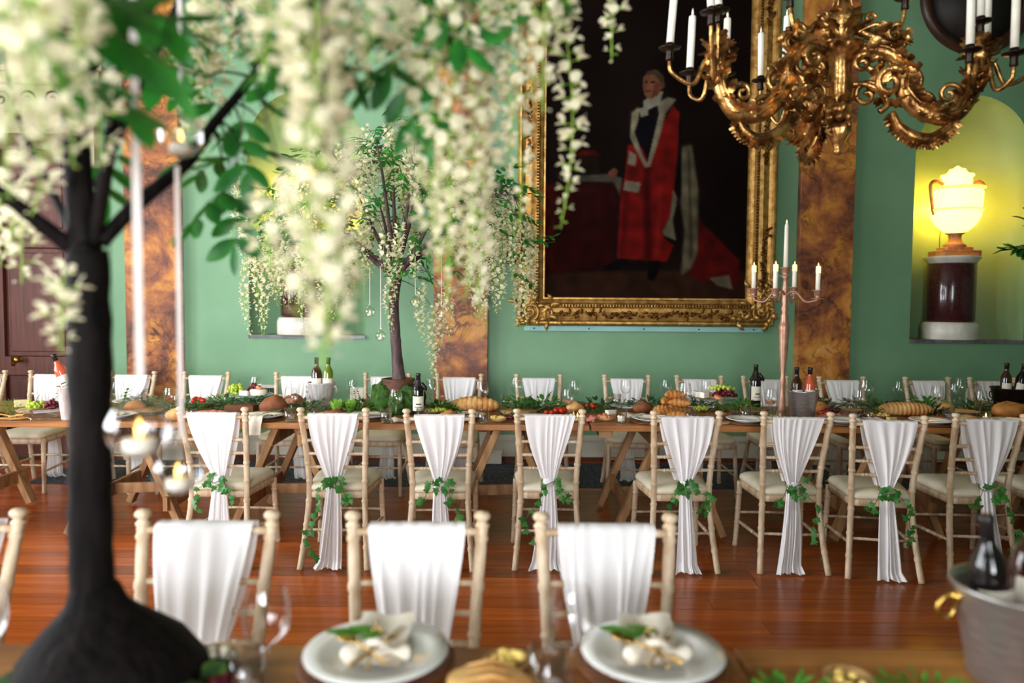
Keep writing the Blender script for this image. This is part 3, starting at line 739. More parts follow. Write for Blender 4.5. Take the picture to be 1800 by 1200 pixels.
# ---- chiffon sashes: over the top rail, gathered at seat height, tail to the floor
def sash_mesh(seed, tail=1.0, wide=.142, gather=.030, skew=0.0, front=True, tiez=.50):
    r = random.Random(seed); m = MB()
    # irregular folds: ridges of different width and depth that run together at the tie
    cs = []; x = -1.15
    while x < 1.15:
        w = r.choice((r.uniform(.30, .62), r.uniform(.12, .28))); cs.append((x + w / 2, w, r.uniform(.3, 1.0), r.uniform(-.12, .12), r.uniform(-.10, .10))); x += w * r.uniform(.8, 1.15)
    tailz = .012; flare = r.uniform(.055, .09); sway = r.uniform(-.035, .035); hl, hr = r.uniform(.6, 1.6), r.uniform(.6, 1.6)
    def fold(u, v):
        h = 0
        for c, w, a, d1, d2 in cs:
            q = (u - c - d1 * v - d2 * math.sin(3 * v)) / (w * .5)
            if abs(q) < 1: h += a * (1 + math.cos(PI * q)) * .5
        return 1.6 * h - .7
    def back(u, v):                                       # v: 0 top, 1 floor
        s = 2 * u - 1
        z_top, z_b = .893, tailz
        z = z_top + (z_b - z_top) * v
        if z > tiez:
            q = (z_top - z) / (z_top - tiez); w = wide + (gather - wide) * (q ** 1.35); amp = .003 + .019 * q ** .8
            yb = -.050 + .060 * q; xo = skew * q + .008 * math.sin(PI * q) * (1 if sway > 0 else -1)
        else:
            q = (tiez - z) / tiez; w = gather + (flare - gather) * (q ** .7); amp = .021 - .003 * q
            yb = .010 - .035 * math.sin(q * PI * .6) - .01 * q; xo = skew * (1 + .4 * q) + sway * q * q
            if q > .90:
                e = (q - .90) * 10; w *= 1 + .22 * e * (hl if s < 0 else hr); yb -= e * (.03 + .03 * abs(s)); z -= 0
        zz = z + (.012 * math.sin(7 * s + seed) * max(0, v - .9) * 10 * .5 if v > .9 else 0)
        return (xo + s * w + .007 * math.sin(3 * v + seed + s * 4) * v, yb - amp * fold(s, v), max(.004, zz))
    m.grid(back, 72, 48)
    if front:
        def frontf(u, v):
            s = 2 * u - 1
            if v < .12:                                   # over the rail
                a = PI * v / .12; return (s * wide, -.020 - .030 * math.cos(a), .888 + .010 * math.sin(a) - .0015 * fold(s, 0))
            q = (v - .12) / .88; z = .888 + (tiez + .01 - .888) * q
            w = wide + (gather * 1.5 - wide) * (q ** 1.2); amp = .002 + .013 * q
            return (skew * .7 * q + s * w, .010 + .066 * q + .022 * math.sin(PI * q) + amp * fold(-s, 1 - q), z)
        m.grid(frontf, 60, 30)
    m.lathe([(gather * .8, -.022), (gather * 1.12, -.01), (gather * 1.12, .012), (gather * .8, .024)], 14, Matrix.Translation((skew, .010, tiez)) @ Matrix.Diagonal((1.0, .75, 1, 1)))
    return m.mesh('chair_sash', M['chiffon'])
IVY = []
def ivy_leaf_mesh():
    # five-lobed ivy leaf, 1 unit long, slightly folded along the midrib
    o = [(0, 0), (.18, -.10), (.42, -.02), (.30, .18), (.52, .40), (.26, .46), (.20, .70), (0, 1.0)]
    ring = o + [(-x, y) for x, y in o[-2:0:-1]]
    v = [(0, .35, .02)] + [(x, y, -.16 * abs(x) + .05 * math.sin(3 * y)) for x, y in ring]
    n = len(ring); f = [(0, 1 + k, 1 + (k + 1) % n) for k in range(n)]
    m = MB(); m.add(v, f); return m.mesh('leaf', M['ivy'], False)
IVYM = ivy_leaf_mesh()
M['stem'] = mat('green_stem', sr(70, 90, 40), .6, c2=sr(96, 80, 44), nscale=30)
def ivy_garland(x, y, rz, label, seed, side, long, n):
    """Ivy wound round a sash knot; chair-local frame, back of the chair is -y."""
    r = random.Random(seed); t = thing('ivy_garland', label, 'ivy', (x, y, 0), rz, 'ivy garlands on the chair sashes')
    pts = []
    for k in range(14): a = k / 13 * 2 * PI * 1.1; pts.append((.043 * math.cos(a), .012 - .036 * math.sin(a), .50 + .012 * math.sin(2 * a)))
    trail = []; px, pz = side * .03, .50
    K = 16
    for k in range(K):
        f = k / (K - 1); trail.append((px + side * (.085 * math.sin(f * 2.4) + .02 * math.sin(9 * f + seed)), -.05 - .02 * math.sin(3 * f), pz - long * f))
    tr2 = [(-side * .02 - side * .09 * f, -.045, .50 - .10 * f * f + .03 * math.sin(7 * f)) for f in [i / 7 for i in range(8)]]
    m = MB(); m.tube(pts, .0022, 5); m.tube(trail, .0018, 5); m.tube(tr2, .0018, 5); m.build('stem', M['stem'], t)
    def leaf(p, s):
        nrm = Vector((r.uniform(-.5, .5), -1, r.uniform(-.2, .6))).normalized(); up = Vector((r.uniform(-1, 1), 0, r.uniform(-1.2, .3)))
        up = (up - nrm * up.dot(nrm)).normalized(); rt = up.cross(nrm)
        Mx = Matrix((rt * s, up * s, nrm * s)).transposed().to_4x4(); Mx.translation = Vector(p) + Vector((0, -.012, 0))
        inst('leaf', IVYM, t, M=Mx)
    for k in range(int(n * .35)): p = r.choice(pts[7:]); leaf((p[0] + r.uniform(-.03, .03), min(p[1], .0) - .025, p[2] + r.uniform(-.04, .045)), r.uniform(.036, .052))
    for k in range(int(n * .45)):
        p = trail[min(K - 1, int((k + .6) / (n * .45) * K))]; leaf((p[0] + r.uniform(-.02, .02), p[1], p[2] + r.uniform(-.015, .015)), r.uniform(.030, .046))
    for k in range(int(n * .25)): p = r.choice(tr2[2:]); leaf((p[0], p[1], p[2] + r.uniform(-.02, .02)), r.uniform(.032, .046))
    return t
ORD = ['first', 'second', 'third', 'fourth', 'fifth', 'sixth', 'seventh', 'eighth', 'ninth', 'tenth', 'eleventh', 'twelfth', 'thirteenth', 'fourteenth']
NEAR_Y = 4.19
near = [(377, 4.19, -.02, .02), (588, 4.19, .0, -.01), (773, 4.17, .02, .0), (966, 4.2, -.01, .0), (1205, 4.17, .03, .01), (1399, 4.17, -.04, .0), (1560, 4.08, -.16, .015), (1736, 4.15, -.05, .02), (1902, 4.15, 0, 0)]
ivspec = [(-1, .14, 14), (-1, .42, 20), (1, .26, 17), (-1, .36, 14), (1, .13, 16), (1, .30, 14), (1, .28, 18), (1, .34, 15), (1, .2, 8)]
GN, GF, GG = 'chairs along the near side of the middle table', 'chairs along the wall side of the middle table', 'chairs at the foreground table'
for i, (px, Y, rz, sk) in enumerate(near):
    X = PX(px, Y, 728); o = ORD[i]
    chair(X, Y, rz, 'limewashed chair with ivory seat, %s from the left in the ivy-trimmed row' % o, GN)
    s = inst('chair_sash', sash_mesh(20 + i, skew=sk, wide=.142 if i != 4 else .15), None, (X, Y, 0), (0, 0, rz))
    tag(s, 'white chiffon sash seen from behind, %s from the left in the ivy-trimmed row' % o, 'sash', 'chiffon sashes tied with ivy')
    a, b, c = ivspec[i]
    Mz = Matrix.Rotation(rz, 3, 'Z'); off = Mz @ Vector((sk, 0, 0))
    ivy_garland(X + off.x, Y + off.y, rz, 'green ivy garland on the sash of the %s near-side chair from the left' % o, 50 + i, a, b, int(c * 1.45))
far = [-32, 90, 231, 361, 523, 680, 807, 947, 1102, 1230, 1347, 1481, 1632, 1747]
sm = [sash_mesh(200 + k, wide=.138, gather=.035) for k in range(4)]
jit = random.Random(3)
for i, px in enumerate(far):
    Y = 6.22; X = PX(px, Y, 662); rz = PI + jit.uniform(-.05, .05); o = ORD[i]
    chair(X, Y, rz, 'limewashed chair facing us by the wall, %s from the left behind the middle table' % o, GF)
    s = inst('chair_sash', sm[i % 4], None, (X, Y, 0), (0, 0, rz)); tag(s, 'white sash hung over the %s wall-side chair from the left' % o, 'sash', 'chiffon sashes on the wall-side chairs')
fg = [(-92, .0, 'limewashed chair cut off by the left edge of the foreground'), (359, .0, 'limewashed foreground chair right beside the near tree trunk'), (733, .02, 'limewashed foreground chair behind the left plate'), (1066, -.01, 'limewashed foreground chair behind the right plate')]
sl = ['white sash on the foreground chair at the left edge', 'white chiffon sash with deep folds beside the near tree trunk', 'sheer white sash on the foreground chair behind the left plate', 'sheer white sash on the foreground chair behind the right plate']
for i, (px, rz, lab) in enumerate(fg):
    Y = 2.07; X = PX(px, Y, 925)
    chair(X, Y, PI + rz, lab, GG)
    s = inst('chair_sash', sash_mesh(300 + i, wide=.138, gather=.045, skew=(.0, .015, -.01, .01)[i], tiez=.46), None, (X, Y, 0), (0, 0, PI + rz)); tag(s, sl[i], 'sash', 'chiffon sashes on the foreground chairs')

# ================================================================ table ware builders (origin at the base)
M['redglass'] = mat('dark_wine_glass', sr(14, 12, 14), .08, c2=sr(20, 14, 14), nscale=3, coat=.5)
M['rose'] = mat('rose_wine', sr(226, 96, 66), .08, c2=sr(236, 120, 84), nscale=5, coat=.5, trans=.35)
M['greenglass'] = mat('green_wine_glass', sr(120, 140, 40), .08, c2=sr(100, 124, 36), nscale=3, coat=.5, trans=.3)
M['brownglass'] = mat('brown_wine_glass', sr(54, 26, 16), .08, c2=sr(70, 34, 18), nscale=3, coat=.5, trans=.15)
M['paper'] = mat('paper_label', sr(232, 224, 206), .7, c2=sr(222, 212, 192), nscale=14)
M['capsule'] = mat('black_capsule', sr(30, 26, 26), .35, c2=sr(40, 34, 34), nscale=9)
M['woodpale'] = mat('pale_wood', sr(206, 164, 112), .5, c2=sr(178, 132, 82), nscale=10, detail=6, distort=1.5)
M['wooddark'] = mat('acacia_wood', sr(122, 72, 40), .4, c2=sr(84, 46, 24), nscale=10, stretch=(1, 6, 6))
M['logbark'] = mat('log_bark', sr(120, 104, 90), .9, c2=sr(62, 52, 46), nscale=26, bump=.8, bscale=40)
M['crust'] = mat('bread_crust', sr(206, 140, 70), .6, c2=sr(150, 84, 36), nscale=9, bump=.25, bscale=30)
M['crustpale'] = mat('pale_crust', sr(230, 184, 116), .6, c2=sr(186, 118, 56), nscale=12, bump=.25, bscale=24)
M['rye'] = mat('rye_crust', sr(142, 84, 50), .75, c2=sr(100, 52, 30), nscale=10, bump=.4, bscale=26)
M['cheese'] = mat('cheese', sr(238, 222, 172), .5, c2=sr(228, 206, 150), nscale=8)
M['brie'] = mat('brie_rind', sr(246, 240, 226), .7, c2=sr(236, 226, 208), nscale=12, bump=.1)
M['ggrape'] = mat('green_grape', sr(190, 206, 80), .25, c2=sr(160, 184, 60), nscale=20, sss=.2)
M['rgrape'] = mat('red_grape', sr(110, 26, 40), .25, c2=sr(70, 14, 30), nscale=20)
M['tomato'] = mat('tomato', sr(196, 28, 22), .2, c2=sr(214, 50, 30), nscale=8)
M['fig'] = mat('fig_flesh', sr(200, 110, 84), .5, c2=sr(226, 160, 110), nscale=20)
M['ham'] = mat('cured_ham', sr(200, 100, 90), .45, c2=sr(226, 160, 146), nscale=22)
M['herb'] = leaf_mat('herb', sr(54, 116, 36), sr(96, 160, 56), .3)
M['lettuce'] = leaf_mat('lettuce', sr(120, 172, 62), sr(164, 204, 96), .35)
M['olive'] = leaf_mat('olive_leaf', sr(44, 76, 44), sr(86, 118, 76), .15)
M['darkleaf'] = leaf_mat('plum_leaf', sr(50, 22, 34), sr(40, 60, 40), .1)
M['moss'] = mat('moss', sr(26, 52, 14), .95, c2=sr(62, 98, 28), nscale=30, bump=.8, bscale=60)
M['yellow'] = mat('yellow_flesh', sr(232, 196, 92), .5, c2=sr(240, 214, 130), nscale=10)
M['water'] = glass_mat('water', (.97, .99, 1, 1), .6, .03)
M['flame'] = mat('candle_flame', sr(255, 200, 90), .5, c2=sr(255, 180, 70), emit=(1.0, .56, .14, 1), estr=2.6)
M['ledtip'] = mat('led_tip', sr(255, 240, 200), .5, c2=sr(250, 230, 180), emit=(1.0, .72, .12, 1), estr=1.6)
M['nut'] = mat('roast_nuts', sr(164, 98, 50), .5, c2=sr(120, 64, 32), nscale=30)
GL = {}
def glass_meshes():
    m = MB(); m.lathe([(.036, 0), (.036, .002), (.008, .007), (.0042, .014), (.0040, .085), (.008, .092), (.026, .102), (.039, .122), (.042, .145), (.038, .175), (.033, .20)], 20, cap=False); GL['wine'] = m.mesh('bowl_and_stem', M['glass'])
    m = MB(); m.lathe([(.034, 0), (.036, .002), (.037, .09), (.0355, .09), (.034, .012), (0, .010)], 20, cap=False); GL['tumbler'] = m.mesh('tumbler', M['glass'])
    m = MB(); m.lathe([(0, .001), (.031, .001), (.031, .012), (0, .012)], 16); GL['base'] = m.mesh('thick_base', M['glass'])
    m = MB(); m.lathe([(0, .103), (.026, .104), (.036, .120), (.037, .124), (0, .124)], 18); GL['winefill'] = m.mesh('wine', mat('pale_rose', sr(240, 176, 150), .05, c2=sr(244, 186, 160), trans=.8))
    m = MB(); m.lathe([(.028, 0), (.031, .002), (.033, .07), (.031, .07), (.028, .006), (0, .005)], 18, cap=False); GL['votive'] = m.mesh('glass_cup', M['glass'])
    m = MB(); m.lathe([(.024, .006), (.024, .03), (.02, .033), (0, .031)], 14); GL['tealight'] = m.mesh('tealight', M['wax'])
    m = MB(); m.lathe([(.001, 0), (.0045, .006), (.0055, .012), (.003, .022), (0, .03)], 8); GL['flame'] = m.mesh('flame', M['flame'])
glass_meshes()
SEEN = {}
def at_table(x, y): 
    p = G(x, y, TT); p.y = min(max(p.y, TN + .05), TF - .05)
    return Vector((PX(x, p.y, y), p.y, TT + .0005))
def wine_glass(x, y, label, fill=False, s=1.0, loc=None):
    t = thing('wine_glass', label, 'wine glass', loc or at_table(x, y), 0, 'wine glasses'); inst('bowl_and_stem', GL['wine'], t, scale=s)
    if fill: inst('wine', GL['winefill'], t, scale=s)
    return t
def tumbler(x, y, label, s=1.0, loc=None):
    t = thing('tumbler', label, 'tumbler', loc or at_table(x, y), 0, 'water tumblers'); inst('cup', GL['tumbler'], t, scale=s); inst('thick_base', GL['base'], t, scale=s); return t
def votive(x, y, label, loc=None):
    t = thing('tealight_holder', label, 'candle holder', loc or at_table(x, y), 0, 'tealight cups'); inst('glass_cup', GL['votive'], t); inst('tealight', GL['tealight'], t); inst('flame', GL['flame'], t, (0, 0, .032)); return t
BT = {}
def bottle(loc, label, kind='redglass', s=1.0, tilt=(0, 0, 0), collar=False, cap='capsule', labelled=True):
    t = thing('wine_bottle', label, 'wine bottle', loc, 0, 'wine bottles'); t.rotation_euler = tilt
    if kind not in BT:
        m = MB(); m.lathe([(0, .004), (.030, 0), (.036, .004), (.037, .012), (.037, .185), (.034, .205), (.024, .225), (.016, .24), (.0145, .255), (.0145, .262)], 22); BT[kind] = m.mesh('body', M[kind])
    inst('body', BT[kind], t, scale=s)
    if 'cap' not in BT:
        m = MB(); m.lathe([(.0152, .256), (.0152, .285), (.0165, .287), (.0165, .300), (.014, .303), (0, .303)], 18); BT['cap'] = m.mesh('capsule', M['capsule'])
        m = MB()
        def lab(u, v):
            a = -PI / 2 - 1.25 + 2.5 * u; return (.0374 * math.cos(a), .0374 * math.sin(a), .06 + .095 * v)
        m.grid(lab, 16, 1); BT['label'] = m.mesh('paper_label', M['paper'])
        m = MB()
        def lab2(u, v):
            a = -PI / 2 - .7 + 1.4 * u; return (.0377 * math.cos(a), .0377 * math.sin(a), .082 + .004 * v)
        m.grid(lab2, 8, 1); m.grid(lambda u, v: (lab2(u * .7 + .15, v)[0], lab2(u * .7 + .15, v)[1], .10 + .008 * v), 8, 1); BT['print'] = m.mesh('label_print', M['capsule'])
        m = MB(); m.lathe([(.017, .262), (.024, .235), (.042, .20), (.046, .195)], 5, Matrix.Rotation(.5, 4, 'Z'), cap=False); m.tube([(.02, -.01, .24), (.045, -.012, .205), (.055, -.012, .19)], [.012, .015, .004], 6); BT['collar'] = m.mesh('neck_tag', M['capsule'])
    inst('capsule', BT['cap'], t, scale=s)
    if labelled:
        l = inst('paper_label', BT['label'], t, scale=s); inst('label_print', BT['print'], l)
    if collar: inst('neck_tag', BT['collar'], t, scale=s)
    return t
def bucket(loc, label, m_='steel', r=.10, h=.20, ring=True, brass=False):
    t = thing('wine_bucket', label, 'ice bucket', loc, 0, 'wine buckets')
    m = MB(); m.lathe([(0, .003), (r * .68, 0), (r * .72, .006), (r * .97, h - .012), (r * 1.03, h - .006), (r * 1.03, h), (r * .98, h), (r * .95, h - .02), (r * .69, .02), (0, .018)], 32, cap=False); m.build('pail', M[m_], t)
    if ring:
        for s in (-1, 1):
            m = MB(); m.lathe([(.012, 0), (.012, .008), (.006, .012)], 10, Matrix.Translation((s * r * .95, 0, h * .82)) @ Matrix.Rotation(s * PI / 2, 4, 'Y'))
            pts = [(s * (r * .99 + .012), .024 * math.sin(a), h * .82 - .02 + .024 * math.cos(a)) for a in [i * 2 * PI / 16 for i in range(17)]]
            m.tube(pts, .004, 6); m.build('ring_handle', M['brass' if brass else m_], t)
    return t
def log_slice(loc, label, r=.12, h=.03, top=TT):
    t = thing('log_slice', label, 'wood board', loc, 0, 'wooden boards on the table')
    w = lambda a, z: .05 * math.sin(3 * a + r * 90) + .03 * math.sin(5 * a)
    m = MB(); m.lathe([(r * .97, 0), (r, .004), (r, h - .003), (r * .97, h)], 28, wob=w); m.build('bark', M['logbark'], t, False)
    m = MB(); m.lathe([(r * .94, h - .001), (r * .94, h + .0012)], 28, wob=w); m.build('cut_face', M['woodpale'], t, False); return t
def round_board(loc, label, r=.14, h=.018, m_='woodpale', sx=1.0):
    m = MB(); m.lathe([(r - .006, 0), (r, .004), (r, h - .004), (r - .005, h), (0, h)], 36, Matrix.Diagonal((sx, 1, 1, 1)))
    o = m.build('serving_board', M[m_], None, True, loc); return tag(o, label, 'wood board', 'wooden boards on the table')
def grapes(loc, label, m_='ggrape', n=34, sx=.06, sy=.05, sz=.045, seed=0, gr=.0115):
    r = random.Random(seed); t = thing('grape_bunch', label, 'grapes', loc, 0, 'grape bunches'); m = MB(); k = 0
    while k < n:
        u, v, w = r.uniform(-1, 1), r.uniform(-1, 1), r.uniform(0, 1)
        if u * u + v * v + w * w > 1: continue
        m.ball((u * sx, v * sy, gr + w * sz), (gr, gr, gr * 1.1), 8, 6); k += 1
    o = m.build('grapes', M[m_], t); o['kind'] = 'stuff'
    m = MB(); m.tube([(0, 0, gr), (.01, 0, sz + gr), (.025, .01, sz + .04)], [.003, .002, .0015], 5); m.build('stalk', M['stem'], t); return t
def leafpoly(mb, p, d, nrm, L_, w, seg=4, droop=.2):
    d = Vector(d).normalized(); nrm = Vector(nrm); s = d.cross(nrm)
    if s.length < 1e-3: s = d.cross(Vector((1, 0, 0)))
    s.normalize(); n = s.cross(d); v = []; f = []
    for k in range(seg + 1):
        t = k / seg; ww = w * math.sin(PI * (t * .92 + .04)) ** .75; c = Vector(p) + d * L_ * t - n * droop * L_ * t * t
        v += [c - s * ww - n * ww * .25, c + s * 0, c + s * ww - n * ww * .25]
    for k in range(seg): b = 3 * k; f += [(b, b + 1, b + 4, b + 3), (b + 1, b + 2, b + 5, b + 4)]
    mb.add(v, f)
def greens(loc, label, kind='herb', sx=.08, sy=.05, h=.07, n=60, L_=.035, w=.006, seed=0, cat='greenery', name='herb_clump', group='greenery on the tables'):
    r = random.Random(seed); m = MB()
    for k in range(n):
        a = r.uniform(0, 6.28); q = r.random() ** .5; p = Vector((sx * q * math.cos(a), sy * q * math.sin(a), h * r.uniform(.05, .9) * (1 - .4 * q * q)))
        d = Vector((math.cos(a) * (.3 + q), math.sin(a) * (.3 + q), r.uniform(-.1, 1.1)))
        leafpoly(m, p, d, (r.uniform(-.4, .4), r.uniform(-.4, .4), 1), L_ * r.uniform(.7, 1.3), w * r.uniform(.8, 1.2), 3, r.uniform(0, .4))
    for k in range(max(3, n // 14)):
        a = r.uniform(0, 6.28); m.tube([(0, 0, 0), (sx * .5 * math.cos(a), sy * .5 * math.sin(a), h * .5), (sx * .8 * math.cos(a), sy * .8 * math.sin(a), h * .7)], .0013, 4)
    z = min(p[2] for p in m.v); m.v = [(x, y, max(zz, .001)) for x, y, zz in m.v]
    o = m.build(name, M[kind], None, False, loc); return tag(o, label, cat, group)
def sprig(loc, label, kind='olive', L_=.16, rz=0, n=14, up=.5, leafL=.04, w=.007, seed=0):
    r = random.Random(seed); t = thing('leafy_sprig', label, 'greenery', loc, rz, 'greenery on the tables'); pts = []
    for k in range(9): f = k / 8; pts.append((L_ * f, .02 * math.sin(4 * f + seed), .004 + L_ * up * (f ** 1.4)))
    m = MB(); m.tube(pts, .0018, 5); m.build('stem', M['stem'], t)
    for k in range(n):
        f = (k + 1) / (n + 1); i = min(7, int(f * 8)); p = Vector(pts[i]).lerp(Vector(pts[i + 1]), f * 8 - i); sg = 1 if k % 2 else -1
        m = MB(); leafpoly(m, p, (.7, sg * .7, .5), (0, 0, 1), leafL * r.uniform(.8, 1.2), w); m.build('leaf', M[kind], t, False)
    return t
def round_loaf(loc, label, r=(.075, .065, .05), m_='rye', seed=0):
    m = MB(); m.ball((0, 0, r[2] * .8), r, 24, 14, amp=.18, fr=14, seed=seed); m.v = [(x, y, max(z, 0)) for x, y, z in m.v]
    for k in range(3): m.tube([(-r[0] * .6, (k - 1) * r[1] * .5, r[2] * 1.55), (0, (k - 1) * r[1] * .5 + .01, r[2] * 1.8), (r[0] * .6, (k - 1) * r[1] * .5, r[2] * 1.5)], [.001, .006, .001], 6)
    o = m.build('bread_loaf', M[m_], None, True, loc); return tag(o, label, 'bread', 'loaves of bread')
def plaited_loaf(loc, label, L_=.3, r=.045, rz=0, k=9, m_='crustpale'):
    m = MB(); N_ = 90; v = []; f = []; n = 18
    for i in range(N_ + 1):
        t = i / N_; x = (t - .5) * L_; env = (max(0, 1 - abs(2 * t - 1) ** 2.6)) ** .5
        for j in range(n):
            a = 2 * PI * j / n; rid = abs(math.sin(PI * k * t + math.cos(a) * 1.2))
            rr = r * env * (.84 + .2 * rid ** .6) + .001
            v.append((x, rr * math.cos(a) * 1.15, max(0, r * .75 + rr * math.sin(a))))
    for i in range(N_):
        for j in range(n): f.append((i * n + j, i * n + (j + 1) % n, (i + 1) * n + (j + 1) % n, (i + 1) * n + j))
    m.add(v, f); o = m.build('plaited_loaf', M[m_], None, True, loc, (0, 0, rz)); return tag(o, label, 'bread', 'loaves of bread')
def croissant(loc, label, s=1.0, rz=0, rx=0):
    m = MB(); pts = []; rr = []
    for i in range(41):
        t = i / 40; a = PI * (.08 + .84 * t); pts.append((.065 * s * math.cos(a), .05 * s * math.sin(a) - .03 * s, .026 * s)); env = math.sin(PI * (.04 + .92 * t)) ** .8
        rr.append(.028 * s * env * (.86 + .16 * abs(math.sin(PI * 5 * t))))
    m.tube(pts, rr, 12); o = m.build('croissant', M['crust'], None, True, loc, (rx, 0, rz)); return tag(o, label, 'bread', 'croissants in a heap')
def bowl(loc, label, m_='wooddark', r=.075, h=.035, fill=None, seed=0, cat='bowl'):
    t = thing('serving_bowl', label, cat, loc, 0, 'small serving bowls'); m = MB(); m.lathe([(0, .002), (r * .55, 0), (r * .85, h * .5), (r, h), (r * .95, h), (r * .78, h * .5), (r * .45, .008), (0, .007)], 26, cap=False); m.build('dish', M[m_], t)
    if fill:
        rr = random.Random(seed); mm, n, s = fill; m = MB()
        for k in range(n):
            a = rr.uniform(0, 6.28); q = rr.random() ** .5 * r * .75; m.ball((q * math.cos(a), q * math.sin(a), h * .7 + rr.uniform(0, s)), (s * rr.uniform(.8, 1.2), s, s * .8), 7, 5)
        o = m.build('contents', M[mm], t); o['kind'] = 'stuff'
    return t
def wedge(loc, label, m_='cheese', a=(.06, .035, .035), rz=0):
    m = MB(); m.prism([(-a[0] / 2, -a[1] / 2), (a[0] / 2, -a[1] * .2), (a[0] / 2, a[1] * .2), (-a[0] / 2, a[1] / 2)], 0, a[2]); o = m.build('cheese_wedge', M[m_], None, False, loc, (0, 0, rz), bevel=.003); return tag(o, label, 'cheese', 'cheeses')
def tomatoes(c, label, n=3, r=.014, seed=0, name='cherry_tomato'):
    q = random.Random(seed)
    for k in range(n):
        a = k * 2 * PI / n + q.uniform(-.3, .3); rad = 0 if n == 1 else r * 1.1 / max(.5, math.sin(PI / max(2, n)))
        t = thing(name, label, 'tomato', Vector(c) + Vector((rad * math.cos(a), rad * math.sin(a), 0)), 0, 'cherry tomatoes'); m = MB(); m.ball((0, 0, r), (r, r, r * .95), 12, 8); m.build('fruit', M['tomato'], t)
        m = MB()
        for j in range(5): leafpoly(m, (0, 0, 2 * r), (math.cos(j * 1.257), math.sin(j * 1.257), .1), (0, 0, 1), r * .8, r * .15, 2, .3)
        m.build('calyx', M['herb'], t, False)
def cake_stand(loc, label, r=.15, h=.09, foot=.07):
    t = thing('cake_stand', label, 'cake stand', loc, 0, 'glass cake stands'); w = lambda a, z: .015 * math.sin(14 * a)
    m = MB(); m.lathe([(0, h), (r * .9, h), (r, h + .008), (r, h + .011), (r * .9, h + .005), (0, h + .005)], 42, wob=w, cap=False); m.build('plate', M['glass'], t)
    m = MB(); m.lathe([(foot, 0), (foot, .006), (foot * .6, .018), (.018, .035), (.015, h * .7), (.028, h - .008), (.045, h)], 24, cap=False, wob=lambda a, z: .04 * math.sin(10 * a)); m.build('foot', M['glass'], t); return t
def dinner_plate(loc, label, r=.135, group='white dinner plates'):
    m = MB(); m.lathe([(0, .004), (r * .55, .003), (r * .6, 0), (r * .64, .002), (r * .75, .012), (r, .020), (r, .023), (r * .74, .016), (r * .66, .008), (0, .008)], 44, cap=False)
    o = m.build('dinner_plate', M['china'], None, True, loc); return tag(o, label, 'plate', group)
def charger(loc, label, r=.155):
    m = MB(); m.lathe([(0, 0), (r * .9, 0), (r, .006), (r, .010), (r * .9, .008), (0, .006)], 44, cap=False); o = m.build('charger_plate', M['wooddark'], None, True, loc); return tag(o, label, 'charger plate', 'wooden charger plates')
def napkin_flat(loc, label, w=.11, d=.15, rz=0):
    m = MB(); m.grid(lambda u, v: ((u - .5) * w * (1 + .1 * v), (v - .5) * d, .010 + .010 * math.sin(2.5 * u + 1) * v + .006 * math.sin(9 * u)), 14, 10)
    m.grid(lambda u, v: ((u - .5) * w, (v - .5) * d * .9, .004 + .002 * math.sin(6 * u)), 8, 6)
    o = m.build('napkin', M['linen'], None, True, loc, (0, 0, rz)); return tag(o, label, 'napkin', 'linen napkins')
def napkin_hang(x, label, w=.11, drop=.13, ext=.16, seed=0, Y0=None):
    r = random.Random(seed); ph = r.uniform(0, 6); X = x; Yn = Y0 if Y0 is not None else TN
    def fn(u, v):
        s = v * (ext + drop); xx = X + (u - .5) * w * (1 + .18 * v) + .03 * (1 - v)
        wv = .004 * math.sin(8 * u + ph)
        if s < ext: return (xx, Yn - .008 + (ext - s), TT + .038 - .032 * max(0, (s / ext - .82) / .18) ** 2 + abs(wv))
        q = s - ext
        return (xx, Yn - .012 - min(q, .015) * .5 + wv, TT + .006 - q)
    m = MB(); m.grid(fn, 16, 26); m.grid(lambda u, v: tuple(a + b for a, b in zip(fn(u, v), (.004, -.003, .003))), 16, 26)
    o = m.build('napkin', M['linen'], None, True); return tag(o, label, 'napkin', 'linen napkins')
def place(px, py, lab, hang=False, seed=0, nap=True, dx=0):
    p = at_table(px, py); p.y = max(p.y, TN + .165); p.x = PX(px, p.y, py); charger(p, 'wooden charger plate ' + lab)
    dinner_plate(p + Vector((0, 0, .008)), 'white dinner plate ' + lab)
    if nap:
        if hang: napkin_hang(p.x + dx, 'ivory napkin hanging over the table edge ' + lab, seed=seed)
        else: napkin_flat(p + Vector((0, 0, .020)), 'folded ivory napkin ' + lab, rz=seed * .7)
# ================================================================ what stands on the middle table
# left end
place(-40, 742, 'at the far left end of the middle table', nap=False)
greens(at_table(22, 728), 'feathery green dill clump at the far left of the table', 'herb', .10, .06, .11, 170, .03, .003, 1)
wedge(at_table(40, 728) + Vector((0, 0, .052)), 'pale cheese block on the far left glass stand', 'cheese', (.09, .05, .045), .5)
p = at_table(84, 737); cake_stand(p, 'low glass cake stand with grapes at the far left', .15, .045, .095)
grapes(p + Vector((-.03, -.02, .055)), 'green grape bunch beside the zinc bucket', 'ggrape', 40, .062, .05, .055, 1)
grapes(p + Vector((.075, 0, .055)), 'red grape bunch against the zinc bucket', 'rgrape', 36, .05, .05, .05, 2)
sprig(p + Vector((.05, .05, .1)), 'small leafy sprig behind the red grapes', 'herb', .08, 2.0, 8, .6, .035, .012, 3)
M['cracker'] = mat('crispbread', sr(226, 178, 110), .7, c2=sr(206, 148, 84), nscale=12, bump=.2, bscale=40)
q = random.Random(5)
